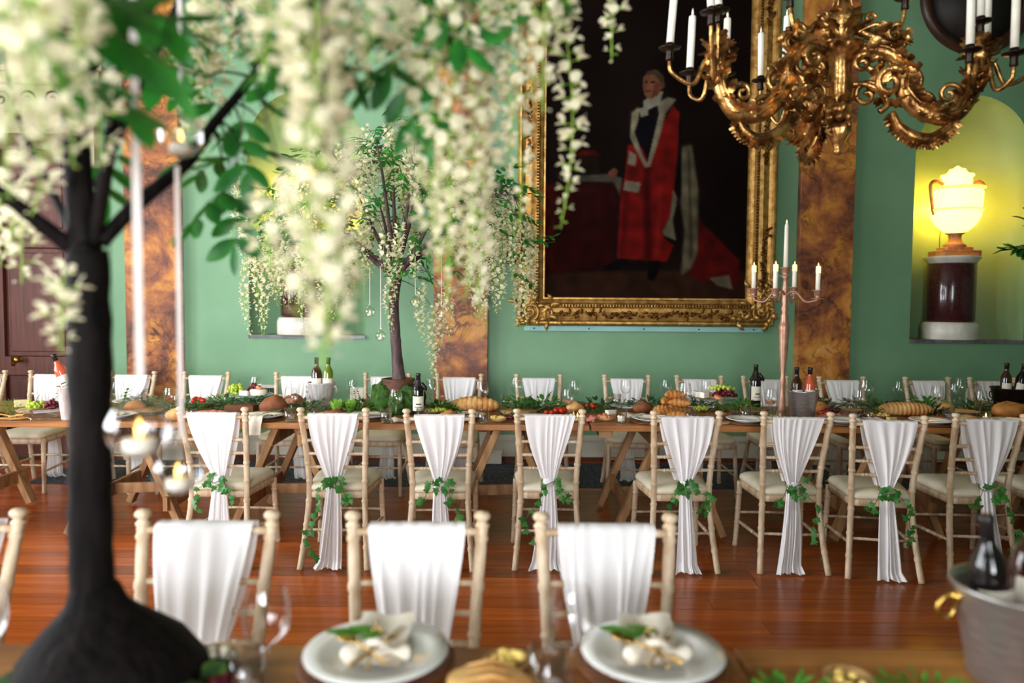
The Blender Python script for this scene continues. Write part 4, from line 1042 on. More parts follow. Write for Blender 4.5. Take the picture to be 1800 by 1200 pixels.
for k, (x, y) in enumerate(((8, 741), (22, 742), (34, 740), (46, 741), (30, 735), (52, 737), (14, 735))):
    m = MB(); m.prism([(-.05, -.012), (.05, -.018), (.055, .015), (-.045, .014)], 0, .007); m.add([], [])
    o = m.build('crispbread', M['cracker'], None, False, at_table(x, y) + Vector((0, 0, .004 + .011 * (k > 3))), (q.uniform(-.2, .2), q.uniform(-.3, .3), q.uniform(-.8, .8)), bevel=.002); tag(o, 'golden crispbread in the heap at the far left of the table', 'crispbread', 'heap of crispbreads')
p = at_table(117, 740); bucket(p, 'whitewashed zinc bucket holding the tilted rose bottle', 'zinc', .085, .215, False)
b0 = P(112, 700, p.y); bottle(Vector((p.x + .01, p.y, TT + .14)), 'tilted rose wine bottle in the zinc bucket', 'rose', 1.0, (0, -.42, 0))
place(205, 742, 'behind the near tree trunk', seed=1)
wine_glass(208, 722, 'wine glass just right of the near tree trunk')
sprig(at_table(205, 716), 'dark green leafy sprig right of the near tree trunk', 'herb', .12, 1.2, 12, 1.0, .05, .011, 4); sprig(at_table(222, 712), 'olive sprig leaning right behind the glass baubles', 'olive', .12, .3, 12, .9, .05, .009, 5)
sprig(at_table(283, 712), 'upright green sprig between the first two sashes by the wall', 'herb', .08, 1.4, 10, 1.4, .045, .01, 6)
greens(at_table(325, 722), 'yellow green herb bed beside the tomatoes', 'herb', .12, .05, .035, 90, .03, .006, 7)
round_board(at_table(296, 722), 'pale round flatbread board left of the tomatoes', .15, .014, 'woodpale')
tomatoes(at_table(350, 716) + Vector((0, 0, .028)), 'red cherry tomato left of the bark-edged log slice', 4, .022, 1); greens(at_table(350, 717), 'green bed under the cherry tomatoes', 'herb', .06, .05, .035, 60, .03, .006, 8)
greens(at_table(384, 712), 'feathery herb clump behind the log slice', 'herb', .11, .05, .075, 130, .032, .004, 9); greens(at_table(405, 717), 'curly parsley right of the log slice', 'herb', .05, .04, .06, 90, .018, .006, 10)
p = at_table(372, 737); log_slice(p, 'bark-edged log slice with cured ham on the left', .105, .038)
for k in range(4):
    m = MB(); m.ball((0, 0, .008), (.04, .028, .01), 14, 6, amp=.7, fr=40, seed=k); o = m.build('ham_slice', M['ham'], None, True, p + Vector((-.05 + .032 * k, .01 * (k % 2), .0405)), (0, 0, k)); tag(o, 'folded cured ham slice on the left log slice', 'ham', 'ham slices on the log')
votive(337, 738, 'small lit tealight left of the bark-edged log slice')
for k, x in enumerate((405, 416, 424)):
    m = MB(); m.prism([(-.04, -.012), (.04, -.015), (.045, .012), (-.04, .014)], 0, .008); o = m.build('crispbread', M['cracker'], None, False, at_table(x, 737 - 2 * k) + Vector((0, 0, .002)), (0, .12, .5 * k), bevel=.002); tag(o, 'golden crispbread right of the bark-edged log slice', 'crispbread', 'crispbreads by the log')
m = MB(); m.box((0, 0, .022), (.20, .10, .044)); m.box((0, 0, .046), (.18, .08, .006)); o = m.build('wooden_crate', M['wooddark'], None, False, at_table(424, 722), bevel=.004); tag(o, 'low brown wooden box of pale cubes under the grape stand', 'box')
p = at_table(438, 716); cake_stand(p, 'glass cake stand with grapes and brie left of centre', .17, .085, .07)
grapes(p + Vector((-.09, -.01, .094)), 'green grapes on the left of the brie stand', 'ggrape', 46, .065, .055, .07, 5)
grapes(p + Vector((.02, .05, .094)), 'red grapes behind the brie on the glass stand', 'rgrape', 26, .05, .04, .07, 6)
m = MB(); m.lathe([(.055, 0), (.06, .006), (.06, .034), (.055, .04), (0, .04)], 26); o = m.build('brie_cheese', M['brie'], None, True, p + Vector((.075, -.02, .092))); tag(o, 'whole white brie on the glass stand', 'cheese', 'cheeses')
for k in range(3):
    m = MB(); m.lathe([(.004, 0), (.022, .008), (.024, .016), (.0, .02)], 14); o = m.build('fig_half', M['fig'], None, True, p + Vector((.01 + .035 * k, -.03 + .03 * (k % 2), .134 if k > 1 else .094)), (.3, .2 * k, k)); tag(o, 'halved fig among the grapes on the brie stand', 'fig', 'halved figs')
wedge(p + Vector((-.01, -.06, .092)), 'white cheese wedge on the front of the brie stand', 'brie', (.07, .045, .035), -.6)
wine_glass(450, 708, 'wine glass behind the brie stand')
round_loaf(at_table(482, 726), 'round dark rye loaf left of the wine glass', (.095, .075, .066), 'rye', 1); round_loaf(at_table(518, 718), 'smaller brown loaf behind the rye loaf', (.085, .07, .058), 'rye', 2)
sprig(at_table(452, 726), 'grey green sprig left of the rye loaf', 'olive', .10, .2, 14, .4, .03, .006, 11)
place(470, 743, 'left of the first tumbler', seed=2); napkin_hang(PX(443, TN, 740), 'ivory napkin over the table edge behind the first sash', .09, .08, .12, 1)
sprig(at_table(462, 741) + Vector((0, 0, .05)), 'green sprig lying on the first plate napkin', 'herb', .10, .3, 10, .1, .03, .007, 12)
wine_glass(505, 735, 'wine glass in front of the rye loaf', True); tumbler(510, 742, 'water tumbler in front of the rye loaf')
p = at_table(558, 716); bucket(p, 'pale zinc bucket holding the dark and green bottles', 'zinc', .098, .185)
bottle(p + Vector((-.036, 0, .06)), 'dark necked wine bottle in the pale zinc bucket', 'brownglass', 1.0, (0, 0, 0)); bottle(p + Vector((.040, .0, .06)), 'green glass wine bottle in the pale zinc bucket', 'greenglass', 1.0, (0, .03, 0))
sprig(at_table(545, 722), 'dark laurel sprig in front of the zinc bucket', 'herb', .10, .6, 9, .9, .05, .012, 13); sprig(at_table(570, 722), 'second laurel sprig in front of the zinc bucket', 'herb', .09, .2, 9, .6, .05, .012, 14)
round_loaf(at_table(575, 736), 'flat golden focaccia with a bubbled crust', (.105, .075, .022), 'crust', 4); greens(at_table(540, 738), 'mixed salad leaves left of the focaccia', 'herb', .05, .04, .04, 60, .03, .009, 15)
tomatoes(at_table(530, 738), 'red cherry tomato left of the focaccia', 3, .013, 3)
def lettuce(loc, label, s=1.0, seed=0):
    r = random.Random(seed); t = thing('lettuce_heart', label, 'lettuce', loc, 0, 'lettuce hearts')
    for k in range(11):
        a = k * 2.4; q = .3 + .7 * k / 11; m = MB()
        def fn(u, v, a=a, q=q, k=k):
            w = .03 * s * (1 - .2 * v); rad = s * (.012 + .035 * q * v); aa = a + (u - .5) * 1.5 * (1 - .3 * v)
            return (rad * math.cos(aa), rad * math.sin(aa), s * (.075 * v * (1.15 - .4 * q)) + .004 * s * math.sin(14 * u + k) * v)
        m.grid(fn, 10, 5); m.build('leaf', M['lettuce'], t)
    return t
lettuce(at_table(592, 728) + Vector((0, 0, .008)), 'pale green lettuce heart on the left of its board', 1.25, 1); lettuce(at_table(616, 727) + Vector((0, 0, .008)), 'pale green lettuce heart on the right of its board', 1.2, 2); m = MB(); m.box((0, 0, .004), (.26, .09, .008)); tag(m.build('serving_board', M['wooddark'], None, False, at_table(603, 728), bevel=.003), 'dark wooden board under the lettuce hearts', 'wood board')
p = P(626, 702, TF - .12); t = thing('menu_card', 'small white framed card behind the lettuce', 'card', (p.x, TF - .10, TT), .1); t.rotation_euler = (-.18, 0, .1)
m = MB()
for x in (-.044, .044): m.box((x, 0, .065), (.012, .012, .13))
for z in (.006, .124): m.box((0, 0, z), (.076, .012, .012))
m.build('frame', M['skirting'], t, False); m = MB(); m.box((0, .002, .065), (.08, .004, .108)); m.build('card', M['paper'], t, False)
m = MB()
for k in range(6):
    for j in range(2): m.ball((-.014 + .028 * j + .006 * math.sin(k), -.002, .03 + .014 * k), (.006, .0015, .004), 6, 4)
m.build('print', M['rgrape'], t)
place(650, 742, 'left of the mossy tree base', seed=3); round_loaf(at_table(612, 740), 'small bread roll by the plate left of the tree', (.03, .025, .022), 'crustpale', 6); round_loaf(at_table(645, 720), 'small brown pot-shaped roll left of the moss', (.03, .03, .035), 'rye', 9)
wine_glass(677, 737, 'wine glass in front of the mossy tree base'); tumbler(681, 743, 'water tumbler in front of the mossy tree base')
napkin_flat(at_table(705, 741), 'pinkish crumpled napkin below the wine bottle', .12, .09, .3)
bottle(at_table(735, 737), 'red wine bottle with a black neck tag beside the tree', 'redglass', 1.0, (0, 0, .2), True); wine_glass(757, 720, 'tall wine glass right of the tagged wine bottle', s=1.1)
bowl(at_table(768, 730), 'dark wooden bowl of green olives right of the bottle', 'wooddark', .09, .04, ('ggrape', 40, .012), 1); greens(at_table(792, 722), 'leafy salad bed behind the plaited loaf', 'herb', .12, .05, .05, 90, .035, .008, 16); greens(at_table(800, 733), 'dark green salad left of the plaited loaf', 'olive', .07, .05, .05, 60, .03, .008, 17)
place(818, 743, 'behind the third near-side chair', seed=4); plaited_loaf(at_table(842, 728) + Vector((0, 0, .008)), 'golden plaited loaf left of centre', .34, .055, -.25, 9); m = MB(); m.box((0, 0, .004), (.40, .12, .008)); tag(m.build('serving_board', M['wooddark'], None, False, at_table(842, 728), (0, 0, -.25), bevel=.003), 'dark wooden board under the left plaited loaf', 'wood board')
tomatoes(at_table(866, 716) + Vector((0, 0, .012)), 'red strawberry-like tomato behind the plaited loaf', 3, .016, 4); bowl(at_table(866, 716) + Vector((0, 0, 0)), 'shallow bowl of tomatoes behind the plaited loaf', 'wooddark', .055, .012)
wine_glass(846, 735, 'wine glass in front of the plaited loaf', s=1.15); tumbler(850, 743, 'water tumbler in front of the plaited loaf'); bowl(at_table(876, 741), 'small terracotta bowl of peach slices', 'woodpale', .055, .028, ('yellow', 14, .014), 2); greens(at_table(893, 736), 'dark sprigs and plums beside the small bowl', 'olive', .05, .04, .045, 60, .03, .006, 18); grapes(at_table(895, 738), 'few dark plums beside the small bowl', 'rgrape', 5, .03, .02, .01, 8, .014)
wine_glass(908, 716, 'wine glass before the fourth wall chair right of the tree', s=1.1); tumbler(891, 716, 'water tumbler behind the plaited loaf')
round_board(at_table(908, 725), 'round pale bread board right of the plaited loaf', .13, .016, 'woodpale')
place(940, 743, 'behind the fourth near-side chair', seed=5); sprig(at_table(920, 730), 'olive sprig left of the berry board', 'olive', .14, .2, 16, .35, .03, .006, 19)
greens(at_table(945, 722), 'olive leaf bed across the centre of the table', 'olive', .14, .05, .055, 110, .032, .006, 20); round_board(at_table(975, 735), 'dark oval board of berries at the centre', .10, .012, 'wooddark', 1.5); tomatoes(at_table(983, 733) + Vector((0, 0, .012)), 'dark red plum tomato on the central berry board', 4, .02, 5); tomatoes(at_table(962, 737) + Vector((0, 0, .012)), 'red tomato half at the front of the berry board', 3, .017, 6)
wine_glass(998, 735, 'wine glass with a little rose wine left of the table joint', True); votive(1008, 738, 'pinkish tealight cup by the table joint'); votive(1015, 741, 'second tealight cup by the table joint')
tomatoes(at_table(1038, 724) + Vector((0, 0, .03)), 'bright red cherry tomato in the bed right of the table joint', 5, .017, 7); greens(at_table(1040, 724), 'herb bed under the bright cherry tomatoes', 'herb', .10, .05, .04, 90, .028, .006, 21)
m = MB(); m.ball((0, 0, .018), (.035, .03, .022), 16, 8, amp=.8, fr=45); tag(m.build('ham_slice', M['ham'], None, True, at_table(1040, 741)), 'crumpled ham slice at the table joint', 'ham')
bowl(at_table(1064, 739), 'shallow orange dish of apricots at the centre', 'woodpale', .06, .022, ('fig', 9, .018), 3); wedge(at_table(1074, 728), 'white cheese wedge behind the apricot dish', 'brie', (.07, .05, .03), .4)
tumbler(1092, 743, 'tumbler holding a white candle near the table joint'); t = inst('pillar_candle', GL['tealight'], None, at_table(1092, 743) + Vector((0, 0, .006)), scale=(1, 1, 1.2)); tag(t, 'short white candle inside the tumbler near the table joint', 'candle')
napkin_flat(at_table(1120, 734), 'large crumpled peach napkin left of the croissants', .17, .12, .2); greens(at_table(1088, 716), 'olive leaf bed in front of the wall chairs', 'olive', .16, .04, .05, 110, .03, .006, 22)
wine_glass(1098, 712, 'wine glass standing before the green leaf bed'); tumbler(1085, 713, 'tumbler beside the wine glass before the leaf bed')
place(1150, 743, 'in front of the croissants', seed=6)
for k, (x, y, dz, rz) in enumerate(((1176, 733, 0, .3), (1190, 735, 0, -.5), (1186, 724, 0, 1.2), (1200, 728, 0, .2), (1178, 729, .058, .6), (1198, 730, .058, -.4), (1190, 729, .112, .1))): croissant(at_table(x, y) + Vector((0, 0, dz)), 'golden croissant, ' + ('front left of the heap', 'front right of the heap', 'back left of the heap', 'back right of the heap', 'left one of the second layer', 'right one of the second layer', 'topmost of the heap')[k] + ' by the fruit stand', 1.15, rz)
plaited_loaf(at_table(1165, 731), 'sliced golden loaf end beside the croissants', .13, .04, -.4, 5, 'crust')
wine_glass(1200, 733, 'wine glass right of the croissant heap', s=1.15); tumbler(1214, 738, 'tumbler under the rim of the fruit stand', s=1.1)
p = at_table(1250, 730); cake_stand(p, 'tall glass cake stand of red and green grapes', .165, .115, .06)
grapes(p + Vector((.075, 0, .123)), 'dark red grapes on the tall glass stand', 'rgrape', 64, .08, .065, .05, 11); grapes(p + Vector((.055, .01, .17)), 'green grapes on top of the red grapes', 'ggrape', 22, .085, .05, .025, 12)
for k, (dx, dy) in enumerate(((-.10, 0), (-.07, -.03), (-.05, .02), (-.12, .03))): wedge(p + Vector((dx, dy, .122)), ('left', 'front', 'right', 'back')[k] + ' white cheese wedge on the tall glass stand', 'brie', (.065, .04, .04), .6 * k)
for k in range(3):
    m = MB(); m.lathe([(.03, 0), (.034, .003), (.034, .006), (0, .008)], 16); tag(m.build('oatcake', M['cracker'], None, True, p + Vector((-.03 + .003 * k, .075, .121 + .0095 * k))), ('lowest', 'middle', 'topmost')[k] + ' golden oatcake stacked behind the cheese wedges', 'oatcake', 'oatcakes')
m = MB(); m.lathe([(.004, 0), (.026, .01), (.028, .018), (0, .022)], 14); tag(m.build('fig_half', M['fig'], None, True, p + Vector((.0, -.09, .124)), (.5, 0, 0)), 'halved fig at the front of the tall glass stand', 'fig')
grapes(at_table(1232, 718), 'green grapes seen under the tall glass stand', 'ggrape', 26, .06, .04, .03, 14); wine_glass(1240, 709, 'wine glass behind the tall fruit stand'); bowl(at_table(1272, 738), 'glass dish of nuts right of the tall stand', 'glass', .06, .035, ('nut', 40, .009), 5)
round_board(at_table(1265, 744), 'small pale board below the dish of nuts', .055, .012, 'woodpale', 1.6)
log_slice(at_table(1312, 724), 'wide pale log board left of the tagged bottle', .15, .02); bottle(at_table(1327, 718), 'red wine bottle with white label left of the candelabra', 'redglass', 1.08, (0, 0, .15), True)
place(1308, 743, 'left of the candelabra', True, 2, dx=.10); wine_glass(1354, 736, 'wine glass left of the candelabra base', True); tumbler(1372, 741, 'tumbler in front of the candelabra base'); greens(at_table(1352, 740), 'yellow green herb tuft in front of the candelabra', 'lettuce', .05, .03, .05, 60, .025, .007, 23)
p = at_table(1410, 738); bucket(p, 'polished steel bucket beside the candelabra', 'steel', .1, .20, False); bottle(p + Vector((-.039, .0, .05)), 'brown glass wine bottle in the polished steel bucket', 'brownglass', 1.0, (0, -.02, .1)); bottle(p + Vector((.039, .0, .05)), 'rose wine bottle in the polished steel bucket', 'rose', 1.0, (0, .02, 0))
grapes(at_table(1462, 724), 'dark berries right of the steel bucket', 'rgrape', 34, .07, .04, .03, 16, .012); tomatoes(at_table(1450, 730), 'red tomato right of the steel bucket', 4, .015, 9)
for k in range(5):
    m = MB(); m.ball((0, 0, .012), (.035, .025, .014), 12, 6, amp=.7, fr=45, seed=20 + k); tag(m.build('ham_slice', M['ham'], None, True, at_table(1445 + 10 * k, 735 - (k % 2) * 3), (0, 0, k)), 'folded ham slice right of the steel bucket', 'ham', 'ham slices by the bucket')
log_slice(at_table(1500, 728), 'bark-edged log slice behind the two wine glasses', .095, .03); log_slice(at_table(1498, 728) + Vector((0, 0, .0315)), 'smaller log slice stacked on the bark-edged one', .075, .02)
place(1485, 743, 'behind the sixth near-side chair', True, 3, dx=.12); wine_glass(1508, 737, 'nearer of two wine glasses by the log slices'); wine_glass(1520, 722, 'farther and taller of two wine glasses by the log slices', s=1.2); tumbler(1497, 720, 'tumbler left of the two wine glasses'); tumbler(1530, 741, 'tumbler in front of the spice bowl')
bowl(at_table(1548, 734), 'wooden bowl of hummus with herbs', 'wooddark', .08, .04, ('yellow', 20, .013), 6); greens(at_table(1545, 733) + Vector((0, 0, .045)), 'green herb garnish on the hummus bowl', 'herb', .03, .03, .02, 30, .02, .005, 24); bowl(at_table(1568, 743), 'dark dish with a slab of butter', 'wooddark', .055, .016); wedge(at_table(1568, 742) + Vector((0, 0, .017)), 'yellow butter slab in the dark dish', 'yellow', (.06, .04, .02), .1)
plaited_loaf(at_table(1592, 729) + Vector((0, 0, .008)), 'long plaited loaf at the right of the table', .36, .05, -.18, 13); m = MB(); m.box((0, 0, .004), (.42, .11, .008)); tag(m.build('serving_board', M['wooddark'], None, False, at_table(1592, 729), (0, 0, -.18), bevel=.003), 'dark wooden board under the long plaited loaf', 'wood board')
greens(at_table(1600, 716), 'small white flower and herb bed behind the long loaf', 'olive', .16, .04, .04, 90, .028, .006, 25)
place(1640, 743, 'right of the long plaited loaf', True, 4, dx=.10); sprig(at_table(1622, 714), 'tall dark sprig before the draped wall chair', 'darkleaf', .10, 2.4, 8, 1.3, .05, .01, 26)
greens(at_table(1642, 732), 'dark plum foliage with red berries', 'darkleaf', .08, .05, .08, 90, .04, .009, 27); tomatoes(at_table(1650, 740), 'glossy red berry under the plum foliage', 4, .014, 10)
wine_glass(1646, 728, 'wine glass behind the plum foliage'); wine_glass(1664, 722, 'second wine glass behind the plum foliage'); wine_glass(1686, 718, 'tall wine glass before the right wall grille', s=1.15); log_slice(at_table(1690, 726), 'log slice stand under the tall right wine glass', .11, .045)
wine_glass(1722, 738, 'wine glass beside the lit tealight at the right'); votive(1735, 741, 'lit tealight cup at the right of the table'); tumbler(1670, 739, 'tumbler left of the flat roll at the right'); round_loaf(at_table(1704, 741), 'flat pale roll near the right tealight', (.09, .06, .022), 'crustpale', 12)
p = at_table(1775, 716); bucket(p, 'dark steel bucket at the right edge of the table', 'iron', .13, .17); bottle(p + Vector((-.04, 0, .05)), 'upright dark wine bottle in the dark bucket', 'brownglass', 1.0, (0, .02, 0)); bottle(p + Vector((.04, -.01, .05)), 'leaning dark wine bottle in the dark bucket', 'redglass', 1.0, (0, .16, 0))
round_loaf(at_table(1778, 732), 'large golden brown loaf at the right edge', (.14, .08, .055), 'crust', 13); place(1775, 743, 'at the right edge of the table', False, 5); greens(at_table(1725, 724), 'olive leaves left of the large golden loaf', 'olive', .08, .04, .05, 60, .03, .006, 28)
# plates on the wall side of the table
for k, px in enumerate((231, 361, 523, 807, 947, 1102, 1230, 1481, 1632)):
    p = Vector((PX(px, TF - .15, 708), TF - .15, TT + .0005)); charger(p, 'charger plate on the wall side before the %s draped chair' % ORD[far.index(px)], .15); dinner_plate(p + Vector((0, 0, .008)), 'white plate on the wall side before the %s draped chair' % ORD[far.index(px)], .13)

# olive and eucalyptus runner along the middle of the table, with leaves on each clump
q = random.Random(77)
words = ['left of the zinc bucket', 'behind the largest bauble', 'left of the tomatoes', 'behind the first near-side sash', 'under the brie stand', 'left of the focaccia', 'right of the lettuce', 'left of the mossy pot', 'right of the tagged bottle', 'behind the bread board', 'behind the fourth near-side sash', 'right of the table joint', 'left of the croissant heap', 'under the tall fruit stand', 'behind the wide log board', 'right of the candelabra', 'behind the two stacked log slices', 'left of the long plaited loaf', 'right of the long plaited loaf', 'behind the right tealight', 'right of the large golden loaf']
for k, px in enumerate((160, 255, 310, 395, 455, 535, 632, 660, 775, 915, 955, 1050, 1140, 1225, 1300, 1440, 1515, 1560, 1628, 1710, 1745)):
    greens(at_table(px, 722 + q.uniform(-5, 6)), 'low olive leaf garland ' + words[k], q.choice(('olive', 'herb')), .14, .06, .095, 120, .045, .010, 100 + k, 'greenery', 'leaf_garland', 'leaf garlands along the table')
for k, (px, py, lab) in enumerate(((238, 728, 'small bread round left of the tomatoes'), (312, 738, 'flat golden roll before the tomatoes'), (598, 740, 'seeded roll in front of the lettuce'), (790, 740, 'small pale roll behind the third sash'), (1010, 727, 'dark crusty roll left of the table joint'), (1130, 722, 'pale roll left of the croissant heap'), (1440, 722, 'brown roll behind the ham slices'), (1660, 722, 'brown roll before the stacked wine glasses'))):
    round_loaf(at_table(px, py), lab, (.07, .055, .042), ('crust', 'crustpale', 'rye')[k % 3], 60 + k)
log_slice(at_table(260, 730), 'thin log slice behind the hanging baubles', .11, .025); log_slice(at_table(1420, 718), 'pale log slice behind the steel bucket', .11, .03)
tumbler(560, 742, 'tumbler left of the second sash top'); tumbler(1310, 738, 'tumbler on the wide pale log board'); wine_glass(300, 735, 'wine glass behind the second hanging bauble'); wine_glass(620, 715, 'wine glass before the framed card'); wine_glass(1010, 716, 'far wine glass behind the berry board'); wine_glass(1170, 712, 'far wine glass behind the croissant heap'); wine_glass(1430, 714, 'far wine glass right of the rose bottle'); wine_glass(1590, 712, 'far wine glass behind the long plaited loaf'); tumbler(742, 742, 'tumbler below the tagged wine bottle')

def spread_table():
    """Push solid things on the middle table apart so that none stands inside another."""
    bpy.context.view_layer.update()
    soft = ('herb', 'leaf', 'ivy', 'trestle', 'banquet', 'chair', 'hanging', 'chandel')
    tops = [o for o in bpy.data.objects if o.parent is None and o.get('category') and not o.name.startswith(soft)]
    rec = []; up = []
    for o in tops:
        l = o.location
        if not (TT - .01 < l.z < TT + .4 and TN - .1 < l.y < TF + .1): continue
        pts = [c.matrix_world @ Vector(b) for c in [o] + list(o.children) if c.type == 'MESH' for b in c.bound_box]
        if not pts: continue
        x0, x1, y0, y1 = min(p.x for p in pts), max(p.x for p in pts), min(p.y for p in pts), max(p.y for p in pts)
        d = {'o': o, 'x': (x0 + x1) / 2, 'y': (y0 + y1) / 2, 'rx': (x1 - x0) / 2, 'ry': (y1 - y0) / 2, 'm': 1.0, 'kids': [], 'x0': (x0 + x1) / 2, 'y0': (y0 + y1) / 2}
        if l.z < TT + .003: rec.append(d)
        else: up.append(d)
    for u in up:
        c = [b for b in rec if abs(u['x'] - b['x']) < b['rx'] + .01 and abs(u['y'] - b['y']) < b['ry'] + .01]
        if c: min(c, key=lambda b: (abs(u['x'] - b['x']) / b['rx']) + (abs(u['y'] - b['y']) / b['ry']))['kids'].append(u['o'])
    rec.append({'o': None, 'x': PX(700, (TN + TF) / 2 + .02, 700), 'y': (TN + TF) / 2 + .02, 'rx': .17, 'ry': .16, 'm': 0, 'kids': []})
    cy_ = TN + .22; rec.append({'o': None, 'x': PX(1374, cy_, 730), 'y': cy_, 'rx': .075, 'ry': .075, 'm': 0, 'kids': []})
    for it in range(300):
        mv = 0
        for i in range(len(rec)):
            a = rec[i]
            for j in range(i + 1, len(rec)):
                b = rec[j]; dx, dy = b['x'] - a['x'], b['y'] - a['y']; k = .88
                px_, py_ = (a['rx'] + b['rx']) * k - abs(dx), (a['ry'] + b['ry']) * k - abs(dy)
                if px_ <= .001 or py_ <= .001: continue
                t = a['m'] + b['m']
                if t == 0: continue
                mv += 1
                if py_ < px_ * 1.8: ay, ax_ = py_ * .5 * (1 if dy >= 0 else -1), 0
                else: ay, ax_ = 0, px_ * .5 * (1 if dx >= 0 else -1)
                a['x'] -= ax_ * a['m'] / t; b['x'] += ax_ * b['m'] / t; a['y'] -= ay * a['m'] / t; b['y'] += ay * b['m'] / t
        for a in rec:
            if a['m']:
                a['y'] = min(max(a['y'], TN + a['ry'] + .004), TF - a['ry'] - .004); a['x'] = min(max(a['x'], a['x0'] - .07), a['x0'] + .07)
        if not mv: break
    for a in rec:
        if not a['m']: continue
        d = Vector((a['x'] - a['x0'], a['y'] - a['y0'], 0)); d.x += (a['y'] - a['y0']) * a['x0'] / a['y0']  # keep the bearing
        for o in [a['o']] + a['kids']: o.location = o.location + d
spread_table()

# ================================================================ wisteria trees
def petal(mb, p, d, up, w, L_, cup=.3, mi=0):
    """Rounded cupped petal from p along d."""
    d = Vector(d).normalized(); up = Vector(up); s = d.cross(up)
    if s.length < 1e-4: s = d.cross(Vector((1, 0, 0)))
    s.normalize(); n = s.cross(d); p = Vector(p)
    pts = [(0, 0, 0), (-.7, .35, cup), (-.85, .75, cup * .6), (-.35, 1.0, .1), (.35, 1.0, .1), (.85, .75, cup * .6), (.7, .35, cup), (0, .55, -.05)]
    v = [p + s * a * w + d * b * L_ + n * c * w for a, b, c in pts]
    mb.add(v, [(0, 7, 1), (1, 7, 2), (2, 7, 3), (3, 7, 4), (4, 7, 5), (5, 7, 6), (6, 7, 0)], mi)
def raceme_mesh(L_, seed, fs=.027, dens=82):
    r = random.Random(seed); m = MB(); n = int(L_ * dens); bend = r.uniform(-.12, .12) * L_; b2 = r.uniform(-.1, .1) * L_
    def ax(t): return Vector((bend * math.sin(t * 2.6), b2 * math.sin(t * 3.1), -L_ * t))
    m.tube([ax(t / 10) for t in range(11)], [.0016] * 10 + [.0008], 4, mi=1)
    for k in range(n):
        t = (k + .5) / n; c = ax(t); a = k * 2.399 + r.uniform(-.4, .4); taper = (1.0 if t < .55 else 1 - .72 * (t - .55) / .45)
        if t < .08: taper *= .8
        out = Vector((math.cos(a), math.sin(a), r.uniform(-.25, .3))); ped = .016 * taper + .006; s = fs * taper * r.uniform(.85, 1.2); q = c + out * ped
        m.tube([c, q], .0008, 3, False, mi=1)
        m.ball(q, s * .16, 5, 3, mi=1)
        if t > .93: petal(m, q, out + Vector((0, 0, -.6)), (0, 0, 1), s * .5, s * .9, .6, 1 if r.random() < .5 else 0); continue
        up = (Vector((0, 0, 1)) + out * .35).normalized()
        petal(m, q, out * .45 + Vector((r.uniform(-.25, .25), r.uniform(-.25, .25), .75)), out, s * .62, s * 1.05, -.22)
        petal(m, q, out + Vector((r.uniform(-.3, .3), r.uniform(-.3, .3), -.25)), (0, 0, 1), s * .42, s * .95, .55)
        if r.random() < .6: petal(m, q, out * .8 + Vector((math.sin(a), -math.cos(a), .1)) * .7, (0, 0, 1), s * .32, s * .75, .5)
    return m.mesh('flower_raceme', [M['petal'], M['calyx']], False)
RAC = {}
for L_ in (.16, .24, .34, .46, .6): RAC[L_] = [raceme_mesh(L_, int(L_ * 1000) + k) for k in range(3)]
def raceme(parent, top, length, r, loc0):
    L_ = min(RAC, key=lambda q: abs(q - length)); s = min(1.25, max(.8, length / L_))
    return inst('flower_raceme', r.choice(RAC[L_]), parent, Vector(top) - Vector(loc0), (r.uniform(-.08, .08), r.uniform(-.08, .08), r.uniform(0, 6.28)), (1, 1, s))
def leaflet_mesh(L_=.055, w=.012, mt='leaf'):
    m = MB(); leafpoly(m, (0, 0, 0), (1, 0, 0), (0, 0, 1), L_, w, 5, .18); return m.mesh('leaf', M[mt], True)
LEAFM = [leaflet_mesh(.058, .0125), leaflet_mesh(.05, .0115), leaflet_mesh(.065, .0135)]
def spray_layout(r, n=7, L_=.17):
    """Leaflet matrices along a drooping rachis starting at the origin towards +x."""
    pts = [Vector((L_ * f, 0, .35 * L_ * f - .55 * L_ * f * f)) for f in [i / 8 for i in range(9)]]; Ms = []
    for k in range(n):
        if k == n - 1: f, sg = 1.0, 0
        else: f, sg = .28 + .62 * (k // 2) / max(1, (n // 2 - 1)), 1 if k % 2 else -1
        i = min(7, int(f * 8)); p = pts[i].lerp(pts[i + 1], f * 8 - i)
        R_ = Matrix.Rotation(sg * r.uniform(.8, 1.15), 4, 'Z') @ Matrix.Rotation(r.uniform(-.1, .5), 4, 'Y') @ Matrix.Rotation(r.uniform(-.5, .5), 4, 'X')
        Ms.append(Matrix.Translation(p) @ R_)
    return pts, Ms
def joined_spray_mesh(seed):
    r = random.Random(seed); pts, Ms = spray_layout(r, 9, .2); m = MB(); m.tube(pts, .0013, 4)
    for Mx in Ms:
        me = r.choice(LEAFM); m.add([Mx @ v.co for v in me.vertices], [tuple(p.vertices) for p in me.polygons])
    return m.mesh('leaf_spray', M['leaf'], True)
SPR_J = [joined_spray_mesh(k) for k in range(5)]
STEMM = None
def aim(d, roll=0.0):
    d = Vector(d).normalized(); return d.to_track_quat('X', 'Z').to_matrix().to_4x4() @ Matrix.Rotation(roll, 4, 'X')
def branch(parent, pts, r0, r1, name='branch', n=8, mt_='bark'):
    p = smooth_path([tuple(q) for q in pts], 5); N_ = len(p)
    rad = [(r0 + (r1 - r0) * i / (N_ - 1)) * (1 + .12 * mnoise.noise(Vector(p[i]) * 40)) for i in range(N_)]
    m = MB(); m.tube(p, rad, n); return m.build(name, M[mt_], parent), p
